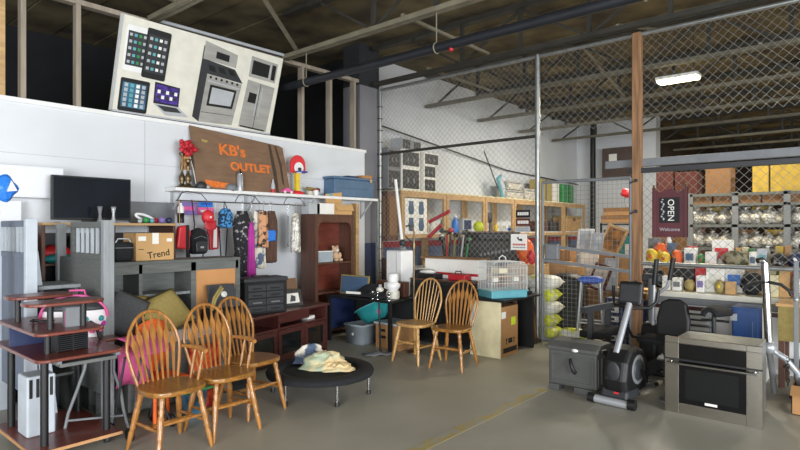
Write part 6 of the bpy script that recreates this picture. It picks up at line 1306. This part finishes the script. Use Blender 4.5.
# --- lift stand
p = ox(769, 300, 5.85)
t = thing('lift_stand', 'chrome lift stand pole with a black curved handlebar right of the oven', 'stand', (5.85, p.y, 0))
MB().cyl((0,0,.52),(.0,.03,1.24),.032,n=14).build('pole', 'chrome', t); MB().tube([(.0,.03,1.24),(-.02,.05,1.27),(-.05,.08,1.26)], .025, 8).build('top_hook', 'chrome', t)
MB().tube([(-.02,.19,.98),(-.02,.17,1.03),(-.02,.09,1.07),(-.02,.0,1.075),(-.02,-.09,1.06),(-.02,-.15,1.01),(-.02,-.165,.97)], .014, 8).build('handlebar', 'black', t)
MB().ell((0,0,.50),(.06,.06,.06),14,10).build('hub', 'silver_paint', t)
each('fork_leg', 'silver_paint', t, [lambda b, s=s: b.tube([(0,0,.50),(-.0,s*.12,.42),(.05,s*.20,.30),(.10,s*.24,.03)], .026, 10) for s in (-1, 1)]); MB().tube([(0,0,.5),(.15,0,.3),(.35,0,.03)], .026, 10).build('rear_leg', 'silver_paint', t)
MB().tube([(-.05+.05*math.cos(a),.14,.44+.09*math.sin(a)) for a in [PI*i/8 for i in range(9)]], .014, 8).build('loop_handle', 'silver_paint', t)
each('chain_link', 'joist_dark', t, [lambda b, i=i: b.tube([(-.02+.012*math.cos(a)*(i%2), -.14+.012*math.cos(a)*((i+1)%2), .42-.03*i+.02*math.sin(a)) for a in [2*PI*k/8 for k in range(8)]], .0035, 4, True) for i in range(8)])
MB().tube([(0,0,.47),(-.02,-.08,.46),(-.02,-.14,.44)], .008, 6).build('chain_arm', 'silver_paint', t)
# --- oven
t = thing('wall_oven', 'stainless steel built in oven with dark glass standing on the floor', 'oven', (5.08, .675, 0)); W = .705; H = .635; t.rotation_euler = (0, 0, 0)
MB().box(.03, .56, .05, W-.05, .03, H-.03).build('body', 'galv', t, bevel=.004)
b = MB(); b.box(0,.03,0,.11,0,H); b.box(0,.03,W-.11,W,0,H); b.box(0,.03,.11,W-.11,H-.05,H); b.box(0,.03,.11,W-.11,0,.09); b.build('steel_frame', 'steel', t, bevel=.004)
MB().box(.004,.03,.11,W-.11,.46,H-.05).build('control_panel', 'black_gloss', t); d = MB().box(.004,.03,.11,W-.11,.09,.44).build('door', 'black_gloss', t); MB().box(.001,.004,.16,W-.16,.13,.38).build('door_window', 'glass_dark', d)
MB().box(-.002,.03,.0,W,.445,.458).build('gap_strip', 'black', t)
MB().cyl((-.045,.03,.425),(-.045,W-.03,.425),.011,n=12).build('handle', 'chrome', t); each('handle_mount', 'chrome', t, [lambda b, y=y: b.cyl((-.045,y,.425),(.0,y,.425),.008,n=8) for y in (.05, W-.05)])
MB().box(0,.004,.31,.40,.075+.03,.125).build('badge', 'paper', d); MB().cyl((-.0,.0,H-.05),(-.0,W,H-.05),.002).build('trim_line', 'chrome', t)
each('vent_slot', 'black', t, [lambda b, i=i: b.box(.10,.16,.0485,.05,.12+.09*i,.17+.09*i) for i in range(5)]); each('foot', 'dark_grey', t, [lambda b, x=x, y=y: b.box(x,x+.04,y,y+.04,0,.03) for x in (.08, .48) for y in (.08, W-.12)])
# --- open box with white tray
t = open_carton('open cardboard box holding a white tray at the right frame edge', .40, .50, .24, (5.86, .30, 0), 0, 'card', .12)
t2 = thing('white_tray', 'white plastic tray sitting in the open cardboard box', 'tray', (5.86, .30, .012)); MB().lathe([(.20,0),(.22,.02),(.25,.24),(.265,.25),(.265,.26),(.24,.26),(.2,.03),(0,.03)], n=4, R=rot3(0,0,PI/4)).build('tray', 'off_white', t2)
# --- tan table and post at the right edge
t = thing('tan_table', 'tan fronted table against the counter at the right frame edge', 'table', (6.50, .20, 0)); MB().box(0,.45,-.55,.56,.79,.82).build('top', 'card_light', t, bevel=.004); MB().box(.01,.03,-.53,.54,.46,.79).build('front_panel', 'olive', t); each('leg', 'walnut', t, [lambda b, x=x, y=y: b.box(x,x+.05,y,y+.05,0,.79) for x in (.03,.38) for y in (-.52,.49)]); MB().box(.03,.43,-.5,.5,.2,.22).build('shelf', 'black', t)
t = thing('steel_upright', 'grey steel upright at the right frame edge', 'upright', (6.22, .585, 0)); MB().box(-.03,.03,-.035,.0,.02,1.25).build('upright', 'mid_grey', t, bevel=.004); MB().box(-.06,.06,-.07,.03,0,.02).build('foot', 'dark_grey', t); MB().lathe([(0,-.004),(.02,-.004),(.02,0)], (-.03,-.018,.9), 12, 'x').build('badge', 'silver_paint', t)
t = thing('coiled_black_cable', 'black cable lying on the floor between the bike and the oven', 'cable', (5.35, 1.46, .012)); MB().tube([(.0+.14*math.cos(a)+.02*a, .05*math.sin(a*1.3), 0) for a in [i*.5 for i in range(14)]], .007, 6).build('cable', 'mid_grey', t)
